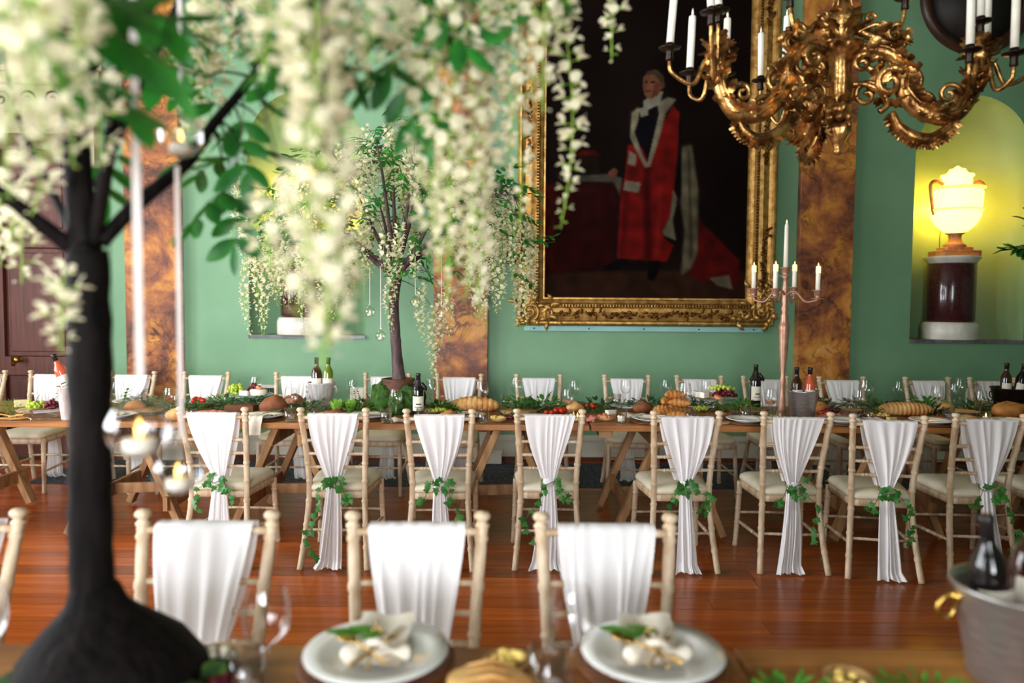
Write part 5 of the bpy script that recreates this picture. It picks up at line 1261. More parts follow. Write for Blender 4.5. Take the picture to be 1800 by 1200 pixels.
# ---- the near tree on the foreground table
TB = Vector((PX(205, 1.42, 1190), 1.42, TT + .0005))
nt = thing('wisteria_tree', 'large blurred white wisteria tree with a dark trunk in the foreground', 'tree', TB, 0, 'white blossom trees')
def rel(p): return Vector(p) - TB
m = MB(); m.lathe([(.172, 0), (.178, .012), (.172, .04), (.15, .085), (.115, .12), (.08, .15), (.055, .175), (.043, .21)], 36, wob=lambda a, z: .05 * mnoise.noise(Vector((math.cos(a) * 2, math.sin(a) * 2, z * 14)))); sh = P(168, 1065, 1.42).x - TB.x; m.v = [(x + sh * min(1, z / .19) ** .8, y, z) for x, y, z in m.v]; m.build('root_mound', M['bark'], nt)
r = random.Random(2); m = MB()
for k in range(9):
    a = 2.4 + k * .5; m.ball((.19 * math.cos(a), .19 * math.sin(a), .02), (.045, .04, .03), 10, 6, amp=.4, fr=40, seed=k)
mo = m.build('moss', M['moss'], nt); mo['kind'] = 'stuff'
def pl(lst): return [P(x, y, Y) for x, y, Y in lst]
BR = []
def nb(lst, r0, r1, name='branch'):
    o, p = branch(nt, [rel(q) for q in pl(lst)], r0, r1, name, 10); BR.append(p)
nb([(166, 1085, 1.42), (160, 960, 1.42), (159, 800, 1.42), (158, 600, 1.42), (154, 440, 1.42)], .042, .036, 'trunk')
nb([(152, 460, 1.42), (140, 340, 1.42), (132, 220, 1.43), (126, 120, 1.44), (112, -90, 1.45)], .030, .016)
nb([(160, 450, 1.42), (182, 330, 1.40), (198, 210, 1.38), (206, 60, 1.36), (215, -120, 1.33)], .013, .008)
nb([(132, 150, 1.43), (170, 95, 1.40), (225, 45, 1.36), (300, -40, 1.3)], .018, .012)
nb([(178, 425, 1.42), (245, 355, 1.48), (330, 285, 1.56), (372, 222, 1.62), (432, 150, 1.68), (490, 70, 1.72), (560, -60, 1.78)], .015, .008)
nb([(172, 330, 1.41), (235, 170, 1.47), (285, 70, 1.55), (340, -60, 1.6)], .010, .007)
nb([(132, 440, 1.42), (70, 392, 1.38), (0, 338, 1.33), (-110, 270, 1.28)], .017, .009)
nb([(128, 410, 1.42), (98, 350, 1.52), (76, 305, 1.6), (30, 200, 1.7), (0, 60, 1.8)], .009, .005)
nb([(206, 40, 1.36), (330, -60, 1.15), (480, -130, 1.05), (620, -170, 1.0)], .010, .006)
nb([(470, 100, 1.70), (620, -20, 1.68), (760, -60, 1.66), (900, -70, 1.75), (1060, -110, 1.95)], .009, .004)
nb([(112, -60, 1.45), (90, -140, 1.15), (70, -220, .9)], .012, .006)
r = random.Random(12)
FL = [  # x, top y, bottom y, distance
 (35, -140, 190, .80), (85, -110, 210, .85), (130, -120, 150, .82), (10, -60, 260, .9), (60, 60, 290, .95), (105, 120, 290, 1.05), (28, 190, 350, 1.05), (150, 60, 230, 1.15), (170, 130, 300, 1.25), (50, -150, 120, .75), (150, -140, 110, .9),
 (14, 330, 440, 1.6), (38, 380, 500, 1.6), (8, 300, 470, 1.7), (112, 480, 620, 1.22), (124, 470, 590, 1.5), (60, 240, 380, 1.3),
 (445, -90, 110, 1.15), (470, -140, 150, 1.1), (500, -80, 200, 1.08), (530, -100, 280, 1.05), (560, -60, 330, 1.02), (590, -120, 240, 1.05), (520, 60, 380, 1.05), (555, 140, 470, 1.0), (585, 150, 480, 1.05), (570, 320, 640, 1.0), (545, 330, 560, 1.05), (610, -40, 210, 1.12), (640, -90, 150, 1.15), (500, 330, 480, 1.2), (600, 400, 560, 1.1), (560, 470, 650, 1.02), (660, -60, 110, 1.3),
 (715, -60, 220, 1.5), (745, 20, 330, 1.5), (775, -40, 400, 1.48), (800, 0, 470, 1.5), (825, 60, 530, 1.52), (850, -60, 330, 1.55), (785, 260, 540, 1.5), (765, 260, 480, 1.55), (865, 120, 420, 1.6), (840, 330, 560, 1.6), (800, -90, 160, 1.45), (690, -80, 130, 1.4),
 (916, -30, 300, 1.75), (945, -80, 170, 1.6), (962, -60, 200, 1.5), (978, -40, 400, 1.75), (905, -40, 200, 1.65), (1000, -120, 60, 1.55), (1088, -110, 112, 1.9), (895, 120, 400, 1.8), (880, -80, 130, 1.6),
 (338, -60, 210, 1.75), (352, -30, 280, 1.8), (375, -60, 180, 1.75), (398, -50, 130, 1.8), (420, -40, 110, 1.7), (330, 160, 320, 1.8), (258, 20, 100, 1.7)]
tops = []
for x, y0, y1, Y in FL:
    top = P(x, y0, Y); bot = P(x, y1, Y); raceme(nt, top, top.z - bot.z, r, TB); tops.append(rel(top))
SP = [(405, 205, 1.7), (428, 235, 1.72), (452, 165, 1.66), (470, 120, 1.6), (402, 275, 1.75), (440, 285, 1.75), (398, 320, 1.78), (485, 55, 1.4), (430, 190, 1.7), (462, 215, 1.68), (680, 35, 1.5), (702, 66, 1.5), (722, 22, 1.5), (660, 90, 1.42), (742, 55, 1.52), (652, 130, 1.32), (704, 108, 1.55), (600, 14, 1.3), (560, 40, 1.15), (790, 40, 1.6), (768, 86, 1.58), (690, 5, 1.45), (930, 8, 1.8), (868, 60, 1.7), (80, 50, .95), (30, 90, .95), (0, 50, .95), (125, 20, 1.05), (232, 262, 1.5), (255, 215, 1.5), (312, 0, 1.6), (362, 100, 1.85), (378, 60, 1.85), (12, 165, 1.0), (640, 10, 1.4), (505, 100, 1.35), (740, 0, 1.5), (420, 330, 1.8), (530, 20, 1.1), (470, 20, 1.4)]
cnt = 0
for x, y, Y in SP:
    base = rel(P(x, y, Y)); sp_pts, Ms = spray_layout(r, 7, .15); A = aim((r.uniform(-1, 1), r.uniform(-.8, .8), r.uniform(-.5, .35)), r.uniform(-.7, .7)); A.translation = base
    m = MB(); m.tube(sp_pts, .0013, 4); so = m.build('leaf_spray', M['stem'], nt); so.matrix_local = A
    tops.append(base)
    for Mx in Ms: inst('leaf', r.choice(LEAFM), so, M=Mx @ Matrix.Diagonal((1.4, 1.5, 1.4, 1))); cnt += 1
# fine twigs that carry the racemes and sprays
allb = [Vector(q) for p in BR[1:] for q in p]
for tp in tops:
    q = min(allb, key=lambda b: (b - tp).length + (.3 if b.z < tp.z else 0)); d = (q - tp).length
    if d < .01 or d > .9: continue
    midp = (q + tp) / 2 + Vector((0, 0, .12 * d)); m = MB(); m.tube(smooth_path([tuple(q), tuple(midp), tuple(tp)], 5), [.004 - .0028 * i / 10 for i in range(11)], 5); m.build('twig', M['bark'], nt)
# leafy crown above the picture
for k in range(40):
    a = r.uniform(0, 6.28); q = r.uniform(.1, .8); p = Vector((q * math.cos(a) + .15, q * math.sin(a) * .7 + .0, 1.55 + .3 * (1 - q) + r.uniform(0, .15)))
    if p.z + TB.z < 2.0: continue
    A = aim((math.cos(a), math.sin(a), r.uniform(-.4, .4))); A.translation = p; inst('leaf_spray', r.choice(SPR_J), nt, M=A)

# ---- the far tree on the middle table
MY = (TN + TF) / 2 + .02; MB0 = Vector((PX(700, MY, 700), MY, TT + .0005))
mt = thing('wisteria_tree', 'white wisteria tree in a mossy pot standing on the middle table', 'tree', MB0, 0, 'white blossom trees')
m = MB(); m.lathe([(0, 0), (.13, 0), (.135, .01), (.12, .12), (.105, .20), (.115, .225), (.118, .235), (.10, .238), (.09, .225), (0, .222)], 30); m.build('pot', mat('rusty_iron', sr(66, 46, 38), .7, c2=sr(110, 66, 44), nscale=20, bump=.3), mt)
r = random.Random(9)
for k in range(7):
    a = -PI / 2 + (k - 3) * .62 + r.uniform(-.1, .1); m = MB(); m.ball((.135 * math.cos(a), .12 * math.sin(a), .095 + r.uniform(-.02, .03)), (.06, .04, .09), 16, 12, amp=.35, fr=30, seed=k)
    m.v = [(x, y, max(z, 0)) for x, y, z in m.v]; m.build('moss_pad', M['moss'], mt)
def relm(p): return Vector(p) - MB0
tp = [relm(P(x, y, MY)) for x, y in ((702, 674), (699, 640), (695, 590), (692, 530), (698, 482))]
m = MB(); p = smooth_path([tuple(q) for q in tp], 6); m.tube(p, [.062 if i == 0 else (.052 - .016 * min(1, i / 8) if i < 9 else .036) * (1 + .10 * mnoise.noise(Vector(p[i]) * 25)) for i in range(len(p))], 14); m.build('trunk', M['bark2'], mt)
fork = tp[-1]; MBR = []
for k, (dx, dy, dz) in enumerate(((-.42, -.1, .38), (.30, -.1, .45), (-.18, .3, .55), (.15, -.25, .7), (-.05, .05, .95), (.45, .2, .4), (-.6, .15, .42), (-.3, -.3, .6), (.55, -.2, .45), (.1, .4, .6), (-.12, -.1, .8), (.22, .1, .85))):
    d = Vector((dx, dy, dz)); f0 = fork + Vector((0, 0, -.03 + .01 * k)); pts = [f0, f0 + Vector((dx * .35, dy * .35, dz * .3)), f0 + Vector((dx * .7, dy * .7, dz * .72)), f0 + d]
    if k in (0, 1, 5, 6, 8): pts.append(f0 + Vector((dx * 1.45, dy * 1.45, dz * 1.02)))
    o, p = branch(mt, pts, .019, .005, n=7, mt_='bark2'); MBR += [Vector(q) for q in p]
def mtop(q, a): # crown shell height above the fork
    return fork.z + .30 + .75 * (1 - q * q)
mtops = []
FARR = [(452, 430, 590, 0), (440, 440, 600, .1), (470, 430, 590, -.1), (488, 400, 510, 0), (505, 420, 545, .1), (525, 400, 600, -.1), (415, 320, 490, 0), (412, 290, 420, .1), (560, 440, 580, 0), (585, 470, 575, -.2), (600, 430, 560, .1), (620, 440, 525, 0), (640, 400, 500, .2), (660, 380, 490, 0), (745, 500, 610, -.1), (760, 540, 685, 0), (770, 520, 640, .1), (785, 500, 600, -.1), (830, 460, 560, 0), (845, 430, 540, .1), (858, 440, 575, 0), (870, 400, 550, -.1), (880, 380, 500, 0), (892, 330, 470, .1), (900, 350, 460, 0), (865, 330, 470, .1), (690, 440, 530, -.25), (705, 400, 490, -.3), (500, 340, 470, -.3), (540, 330, 470, .2), (470, 350, 480, .3), (690, 470, 590, -.12)]
for x, y0, y1, dy in FARR:
    t0 = P(x, y0, MY + dy); b0 = P(x, y1, MY + dy); raceme(mt, t0, t0.z - b0.z, r, MB0); mtops.append(relm(t0))
for k in range(150):
    a = r.uniform(0, 6.28); q = r.random() ** .55
    t0 = Vector((fork.x + .95 * q * math.cos(a), fork.y + .62 * q * math.sin(a), mtop(q, a) + r.uniform(-.28, .05)))
    L_ = r.choice((.16, .24, .24, .34)) if q < .6 else r.choice((.24, .34, .34, .46))
    raceme(mt, t0 + MB0, L_, r, MB0); mtops.append(t0)
for k in range(215):
    a = r.uniform(0, 6.28); q = r.random() ** .6; zz = mtop(q, a) + r.uniform(-.4, .08)
    A = aim((math.cos(a), math.sin(a), r.uniform(-.6, .6)), r.uniform(-.6, .6)); A.translation = Vector((fork.x + .9 * q * math.cos(a), fork.y + .6 * q * math.sin(a), zz)); inst('leaf_spray', SPR_J[k % 5], mt, M=A)
for x, y in ((455, 395), (470, 380), (440, 430), (480, 400), (448, 365), (560, 370), (640, 470), (745, 480), (720, 490), (880, 310), (895, 330), (870, 380), (760, 430), (520, 430), (610, 420), (700, 300)):
    A = aim((r.uniform(-1, 1), r.uniform(-.6, .2), r.uniform(-.5, .2)), r.uniform(-.6, .6)); A.translation = relm(P(x, y, MY - .2 + r.uniform(-.1, .2))); inst('leaf_spray', SPR_J[r.randrange(5)], mt, M=A); mtops.append(A.translation.copy())
tw = MB()
for q0 in mtops:
    q = min(MBR, key=lambda b: (b - q0).length + (.2 if b.z > q0.z + .1 else 0)); d = (q - q0).length; midp = (q + q0) / 2 + Vector((0, 0, .14 * d)); tw.tube(smooth_path([tuple(q), tuple(midp), tuple(q0)], 3), [.0035, .003, .0028, .0025, .002, .0018, .0015], 4)
o = tw.build('twigs', M['bark2'], mt); o['kind'] = 'stuff'

# ---- hanging glass tealight baubles
M['ribbon'] = mat('white_ribbon', sr(206, 196, 190), .7, c2=sr(196, 186, 180), nscale=20)
M['bauble'] = glass_mat('bauble_glass', (.985, .985, 1, 1), .95, .10)
def bauble(x, y, R_, Y, ytop, label, xtop=None, rib=.006, lit=True):
    c = P(x, y, Y); t = thing('hanging_tealight_bauble', label, 'tealight bauble', c, 0, 'hanging glass tealight baubles')
    m = MB(); prof_ = [(R_ * math.sin(a), -R_ * math.cos(a)) for a in [PI * i / 18 for i in range(1, 17)]] + [(R_ * .16, R_ * 1.08), (R_ * .12, R_ * 1.3)]
    n = 28; v = []; f = []                               # sphere with a round opening facing the room
    for (rr, z) in prof_:
        for k in range(n): a = 2 * PI * k / n; v.append((rr * math.cos(a), rr * math.sin(a), z))
    for j in range(len(prof_) - 1):
        for k in range(n):
            a = 2 * PI * (k + .5) / n; z = (prof_[j][1] + prof_[j + 1][1]) / 2
            dx = (math.cos(a - (-1.25))); hole = (Vector((prof_[j][0] * math.cos(a), prof_[j][0] * math.sin(a), z)) / R_ - Vector((.3, -.9, .25)).normalized()).length < .55
            if not hole: f.append((j * n + k, j * n + (k + 1) % n, (j + 1) * n + (k + 1) % n, (j + 1) * n + k))
    f.append(tuple(range(n - 1, -1, -1))); m.add(v, f); m.build('glass_globe', M['bauble'], t)
    m = MB(); m.tube([(.010 * math.cos(a), 0, R_ * 1.32 + .010 + .010 * math.sin(a)) for a in [i * PI / 6 for i in range(13)]], .0014, 5); m.build('loop', M['glass'], t)
    tp_ = P(xtop if xtop is not None else x, ytop, Y) - c; m = MB(); w = rib
    m.box(((tp_.x) / 2, 0, (R_ * 1.35 + tp_.z) / 2), (w, .0012, tp_.z - R_ * 1.35), Matrix.Rotation(0, 4, 'Y')); m.build('ribbon', M['ribbon'], t, False)
    m = MB(); m.lathe([(0, -R_ * .78), (R_ * .5, -R_ * .78), (R_ * .5, -R_ * .35), (R_ * .42, -R_ * .33), (0, -R_ * .36)], 18); m.build('tealight', M['wax'], t)
    s = R_ / .04; inst('flame', GL['flame'], t, (0, 0, -R_ * .34), scale=(1.0 * s, 1.0 * s, .9 * s))
bauble(245, 752, .050, 1.18, -40, 'largest glass bauble with a lit tealight hanging low in the foreground', 236, .013)
bauble(313, 826, .046, 1.40, 292, 'second glass bauble with a lit tealight just below the largest one', 318, .009)
bauble(318, 240, .043, 1.50, -30, 'glass bauble with a lit tealight high on the right branch', 316, .008)
for x, y, yt, lab in ((650, 548, 470, 'small glass bauble left of the far trunk, upper one'), (669, 590, 470, 'lowest small glass bauble left of the far trunk'), (730, 530, 450, 'small lit glass bauble right of the far trunk'), (776, 550, 430, 'small glass bauble hanging before the marble pilaster')):
    bauble(x, y, .034, MY - .1, yt, lab, None, .006)

# ================================================================ gilded chandelier
CY = 3.25; CX = PX(1476, CY, 150)
def cz(y): return P(1476, y, CY).z
ch = thing('chandelier', 'gilded rococo chandelier with tall white candles', 'chandelier', (CX, CY, cz(0)))
def L2(px, py):                                              # photo pixel -> (radius, height) in the chandelier frame
    p = P(px, py, CY); return (p.x - CX, p.z - cz(0))
def z0(y): return cz(y) - cz(0)
# central stem
m = MB(); fl8 = lambda a, z: .10 * math.cos(8 * a)
m.lathe([(.0, z0(-130)), (.02, z0(-130)), (.02, z0(-20)), (.035, z0(-10)), (.028, z0(5)), (.05, z0(20)), (.085, z0(35)), (.06, z0(55)), (.045, z0(70)), (.09, z0(80)), (.085, z0(92)), (.05, z0(100)), (.042, z0(120)), (.05, z0(150)), (.045, z0(172)), (.03, z0(180)), (.055, z0(190)), (.05, z0(200)), (.025, z0(208))], 32, wob=fl8); m.build('stem', M['antique'], ch)
m = MB()
for k in range(6): a = k * PI / 3 + .2; m.ball((.04 * math.cos(a), .04 * math.sin(a), z0(208)), (.022, .022, .022), 10, 7)
m.build('fruit_cluster', M['antique'], ch)
m = MB(); m.lathe([(.02, z0(212)), (.045, z0(222)), (.05, z0(230)), (.035, z0(242)), (.022, z0(254)), (.012, z0(260)), (.018, z0(265)), (.014, z0(271)), (0, z0(274))], 24, wob=lambda a, z: .12 * math.sin(6 * a + z * 40))
for k in range(4):
    a = k * PI / 2 + .4; pts = []
    for j in range(20): t = j / 19; rr = .03 * (1 - .8 * t); b = t * 9; pts.append(((.035 + rr * math.cos(b)) * math.cos(a), (.035 + rr * math.cos(b)) * math.sin(a), z0(228) + rr * math.sin(b)))
    m.tube(pts, [.007 * (1 - .4 * j / 19) for j in range(20)], 6)
m.build('pendant', M['antique'], ch)
def acan3(mb, c, d, nrm, L_, w, curl=.6, seg=6):
    """Lobed acanthus leaf in 3-D."""
    d = Vector(d).normalized(); nrm = Vector(nrm); s = d.cross(nrm)
    if s.length < 1e-4: s = d.cross(Vector((.3, 1, .2)))
    s.normalize(); n = s.cross(d); v = []; f = []
    for k in range(seg + 1):
        t = k / seg; a = curl * t * t * 2.2; q = Vector(c) + d * L_ * (t - .25 * curl * t ** 3) + n * L_ * curl * .55 * t * t
        ww = w * math.sin(PI * (.12 + .85 * t)) ** .7 * (1 - .4 * (k % 2)); v += [q - s * ww + n * ww * .3, q, q + s * ww + n * ww * .3]
    for k in range(seg): b = 3 * k; f += [(b, b + 1, b + 4, b + 3), (b + 1, b + 2, b + 5, b + 4)]
    mb.add(v, f)
r = random.Random(21)
# crown leaves round the stem
m = MB()
for lvl, (yy, rad, L_, w, n) in enumerate(((62, .05, .10, .03, 8), (100, .05, .09, .028, 8), (185, .035, .07, .022, 8), (40, .03, .09, .028, 6))):
    for k in range(n): a = k * 2 * PI / n + lvl * .3; acan3(m, (rad * math.cos(a), rad * math.sin(a), z0(yy)), (math.cos(a) * .7, math.sin(a) * .7, .8), (math.cos(a), math.sin(a), 0), L_, w, .7)
m.build('leaf_crown', M['antique'], ch)
def arm2d(pts): return [(-x, z) for x, z in [L2(a, b) for a, b in pts]]
def flute(path3, rad):                                       # moulded tube: core plus two ridges
    m = MB(); m.tube(path3, rad, 10)
    for sg in (-1, 1): m.tube([Vector(p) + Vector((0, sg * q * .75, q * .45)) for p, q in zip(path3, rad)], [q * .38 for q in rad], 6)
    return m
CAND = MB(); CAND.lathe([(.0155, 0), (.0155, .225), (.0145, .24), (.006, .246), (0, .247)], 16); CANDM = CAND.mesh('candle', M['wax'])
FT = MB(); FT.lathe([(.001, 0), (.005, .006), (.0055, .013), (.003, .024), (0, .034)], 8); TIPM = FT.mesh('candle_tip', M['wax'])
PAN = MB(); PAN.lathe([(.013, -.05), (.016, -.045), (.014, -.02), (.018, -.004), (.042, -.002), (.046, .004), (.040, .001), (.017, .004), (.017, .022), (.014, .024)], 18); PANM = PAN.mesh('drip_pan', M['iron'])
def arm(rz, mirror=1):
    a = bpy.data.objects.new('arm', None)
    pieces = []
    main = smooth_path([(x, 0, z) for x, z in arm2d([(1446, 86), (1400, 96), (1376, 124), (1372, 158), (1352, 188), (1322, 206), (1288, 206), (1266, 180), (1256, 150), (1253, 120)])], 5)
    N_ = len(main); m = flute(main, [.026 + .012 * math.sin(PI * i / (N_ - 1)) for i in range(N_)])
    # lower crescent with frilled leaves
    low = smooth_path([(x, 0, z) for x, z in arm2d([(1386, 198), (1376, 222), (1352, 242), (1322, 248), (1298, 232), (1290, 214)])], 5)
    m.tube(low, [.010 + .018 * math.sin(PI * i / (len(low) - 1)) for i in range(len(low))], 8)
    for i in range(2, len(low) - 2, 1):
        t = (Vector(low[i + 1]) - Vector(low[i - 1])).normalized(); out = Vector((t.z, 0, -t.x)); out = out if out.z < .3 else -out
        for sg in (-.7, 0, .7): acan3(m, low[i], out + Vector((0, sg, 0)), (0, 1, .2), .045, .018, r.uniform(-.5, .5), 4)
    for i in range(5, N_ - 2):
        t = (Vector(main[i + 1]) - Vector(main[i - 1])).normalized(); up = Vector((-t.z, 0, t.x))
        for sg in (-1, 1): acan3(m, Vector(main[i]) + Vector((0, sg * .02, 0)), t * .6 + up * r.uniform(-1, 1) + Vector((0, sg * .8, 0)), up, r.uniform(.05, .085), .026, r.uniform(.2, .9), 5)
        if r.random() < .5: m.ball(Vector(main[i]) + Vector((0, r.choice((-1, 1)) * .03, r.uniform(-.03, .02))), .011, 7, 5)
    # scrolls: shoulder curl, inner hooks
    def sc3(cpx, cpy, R_, a0, turns, rad, hand, y=0):
        cx_, cz_ = arm2d([(cpx, cpy)])[0]; n = int(14 * turns); pts = []
        for j in range(n + 1): t = j / n; b = a0 + hand * 2 * PI * turns * t; q = R_ * (1 - .85 * t); pts.append((cx_ + q * math.cos(b), y + .015 * t, cz_ + q * math.sin(b)))
        m.tube(pts, [rad * (1 - .35 * j / n) for j in range(n + 1)], 8)
    sc3(1384, 78, .045, 0, 1.3, .016, 1); sc3(1362, 148, .055, 1.2, 1.2, .013, -1); sc3(1430, 168, .06, .4, 1.3, .013, 1); sc3(1408, 120, .05, 2.4, 1.2, .014, -1); sc3(1296, 170, .045, .2, 1.3, .012, 1)
    for (c_, y_) in (((1392, 66), .03), ((1392, 66), -.03)): sc3(c_[0], c_[1], .04, 1.0, 1.2, .012, 1, y_)
    sc3(1340, 190, .05, 2.0, 1.2, .012, -1, -.03); sc3(1395, 150, .065, 0.6, 1.4, .018, 1, -.03); sc3(1420, 108, .05, 2.0, 1.2, .018, -1, .03); sc3(1445, 118, .04, 1.0, 1.3, .012, 1, -.05)
    for (x_, y_) in ((1384, 70), (1374, 130), (1400, 180), (1425, 60), (1440, 90), (1330, 200), (1360, 175), (1415, 150)):
        cx_, cz_ = arm2d([(x_, y_)])[0]
        for k_ in range(5): acan3(m, (cx_, r.uniform(-.04, .04), cz_), (r.uniform(-1, 1), r.uniform(-.8, .8), r.uniform(-1, 1)), (r.uniform(-1, 1), r.uniform(-1, 1), .5), .07, .026, r.uniform(.3, 1), 5)
    top = smooth_path([(x, 0, z) for x, z in arm2d([(1452, 55), (1425, 68), (1400, 78), (1380, 70), (1374, 82), (1384, 92)])], 5); m.tube(top, [.02 - .008 * i / (len(top) - 1) for i in range(len(top))], 8)
    inn = smooth_path([(x, 0, z) for x, z in arm2d([(1456, 150), (1432, 150), (1408, 164), (1396, 186), (1408, 198)])], 5); m.tube(inn, [.014] * len(inn), 8)
    pieces.append(('arm_scroll', m, 'antique'))
    # leafy head where the candle branches spring
    m = MB(); hx, hz = arm2d([(1253, 120)])[0]
    for k in range(44):
        b = k * 2.4; yy = r.uniform(-.09, .10); acan3(m, (hx + .03 * math.cos(b), .03 * math.sin(b), hz + yy), (math.cos(b), math.sin(b), r.uniform(-.4, .9)), (0, 0, 1), .06, .024, r.uniform(.2, .9), 5)
    m.lathe([(.02, -.10), (.045, -.06), (.035, -.02), (.045, .03), (.03, .07), (.034, .10), (.016, .13)], 12, Matrix.Translation((hx, 0, hz)), wob=lambda q, z: .15 * math.sin(5 * q + 60 * z))
    for k in range(9): b = k * .7; m.ball((hx + .042 * math.cos(b), .042 * math.sin(b), hz - .05 + .02 * (k % 3)), .012, 7, 5)
    pieces.append(('arm_head', m, 'antique'))
    cands = []
    specs = [((1167, 98), 0.0), ((1222, 122), -.13), ((1244, 40), .06), ((1294, 118), -.16), ((1215, 60), .16)]
    for (px_, py_), yy in specs:
        cx_, cz_ = arm2d([(px_, py_)])[0]; m = MB(); s0 = Vector((hx, 0, hz - .02)); e0 = Vector((cx_, yy, cz_ - .05))
        dv = Vector((e0.x - s0.x, e0.y, 0)); lo = Vector(((s0.x + e0.x) / 2, (s0.y + e0.y) / 2, min(s0.z, e0.z) - .07))
        pts = smooth_path([tuple(s0), tuple(s0 + dv * .25 + Vector((0, 0, .03))), tuple(lo), tuple(e0 + Vector((0, 0, -.05)) - dv * .06), tuple(e0)], 6); m.tube(pts, [.011 - .003 * i / (len(pts) - 1) for i in range(len(pts))], 8)
        pieces.append(('candle_branch', m, 'antique')); cands.append((cx_, yy, cz_))
    first = None
    Rm = Matrix.Rotation(rz, 4, 'Z')
    for nm, mb, mtl in pieces:
        o = mb.build(nm, M[mtl], ch if first is None else first)
        if first is None: first = o; o.matrix_local = Rm
    bpy.data.objects.remove(a)
    lean = random.Random(int(rz * 100))
    for c in cands:
        inst('drip_pan', PANM, first, c); o = inst('candle', CANDM, ch); o.matrix_local = Rm @ Matrix.Translation(Vector(c) + Vector((0, 0, .004))) @ Matrix.Rotation(lean.uniform(-.09, .09), 4, 'Y'); t2 = inst('candle_tip', TIPM, o, (0, 0, .244))
for rz in (PI + .12, -.16, PI / 2 - .05): arm(rz)
# small upper candle branches on the crown
for sx_, yy in ((-1, -.06), (1, -.05)):
    pts = smooth_path([(sx_ * .06, yy * .3, z0(60)), (sx_ * .13, yy, z0(50)), (sx_ * .17, yy, z0(66)), (sx_ * .225, yy, z0(56)), (sx_ * .245, yy, z0(22))], 6); m = MB(); m.tube(pts, .010, 8)
    for j in range(1): m.tube([(sx_ * (.10 + .025 * math.cos(b) * (1 - b / 9)), yy, z0(40) + .025 * math.sin(b) * (1 - b / 9)) for b in [i * .45 for i in range(15)]], .009, 6)
    o = m.build('crown_branch', M['antique'], ch); inst('drip_pan', PANM, o, (sx_ * .245, yy, z0(4))); inst('candle', CANDM, ch, (sx_ * .245, yy, z0(3)))
m = MB(); m.tube([(0, 0, z0(-125)), (0, 0, RZ1 - cz(0))], .012, 8)
m.lathe([(.09, RZ1 - cz(0)), (.08, RZ1 - cz(0) - .03), (.02, RZ1 - cz(0) - .06)], 16); m.build('suspension_rod', M['iron'], ch)
for k in range(4):
    a = k * PI / 2 + PI / 4; m = MB(); m.tube([(.05 * math.cos(a), .05 * math.sin(a), z0(30)), (.03 * math.cos(a), .03 * math.sin(a), z0(-10)), (.012, 0, z0(-60))], .005, 5); m.build('stay', M['antique'], ch)

# ================================================================ candelabra on the middle table
cl = at_table(1374, 736); cl.y = TN + .22; cl.x = PX(1374, cl.y, 730); KY = cl.y
ca = thing('candelabra', 'tall rose copper candelabra with five lit candles', 'candelabra', cl)
def kz(y): return P(1380, y, KY).z - cl.z
m = MB(); m.lathe([(.075, 0), (.078, .006), (.06, .018), (.03, .03), (.022, .05), (.026, .06), (.016, kz(690)), (.014, kz(675)), (.02, kz(668)), (.014, kz(660)), (.018, kz(645)), (.026, kz(625)), (.030, kz(600)), (.034, kz(580)), (.036, kz(574)), (.030, kz(570)), (.022, kz(560)), (.026, kz(556)), (.016, kz(550)), (.024, kz(543)), (.016, kz(536)), (.020, kz(526)), (.014, kz(515)), (.022, kz(508)), (.016, kz(500)), (.012, kz(490)), (.026, kz(486)), (.012, kz(483))], 24); m.build('stem', M['copper'], ca)
def cup(mb, c, s=1.0): s *= 1.15; mb.lathe([(.012 * s, -.03), (.036 * s, -.028), (.036 * s, -.024), (.012 * s, -.02), (.020 * s, -.006), (.022 * s, .022), (.034 * s, .026), (.034 * s, .03), (.018 * s, .028), (.014 * s, .02)], 18, Matrix.Translation(c))
m = MB(); cup(m, (0, 0, kz(478))); o = m.build('candle_cup', M['copper'], ca)
C2 = MB(); C2.lathe([(.0115, 0), (.0115, .19), (.010, .20), (0, .203)], 14); C2M = C2.mesh('candle', M['wax'])
C3 = MB(); C3.lathe([(.0145, 0), (.0145, .155), (.010, .157), (0, .158)], 14); C3M = C3.mesh('candle', M['wax'])
C4 = MB(); C4.lathe([(.0149, .118), (.0149, .158), (.010, .162), (0, .163)], 14); C4M = C4.mesh('lit_tip', M['ledtip'])
C1 = MB(); C1.lathe([(.0155, 0), (.0120, .27), (.008, .285), (0, .288)], 14); C1M = C1.mesh('candle', M['wax'])
o = inst('candle', C1M, ca, (0, 0, kz(470))); inst('flame', GL['flame'], o, (0, 0, .284), scale=.9)
for ax, ay, yb in ((-.165, .125, 514), (-.126, -.175, 516), (.13, .185, 511), (.165, -.12, 518)):
    zt = kz(yb); d = Vector((ax, ay, 0)); m = MB(); base = kz(520)
    pts = smooth_path([(0, 0, base), tuple(d * .3 + Vector((0, 0, base + .03))), tuple(d * .62 + Vector((0, 0, base - .035))), tuple(d * .92 + Vector((0, 0, base - .03))), tuple(d + Vector((0, 0, zt - .03)))], 6); m.tube(pts, .0075, 8); cup(m, d + Vector((0, 0, zt)), .95); m.build('arm', M['copper'], ca)
    o = inst('candle', C3M, ca, d + Vector((0, 0, zt + .02))); tpo = inst('lit_tip', C4M, o); inst('flame', GL['flame'], o, (0, 0, .158), scale=.9)

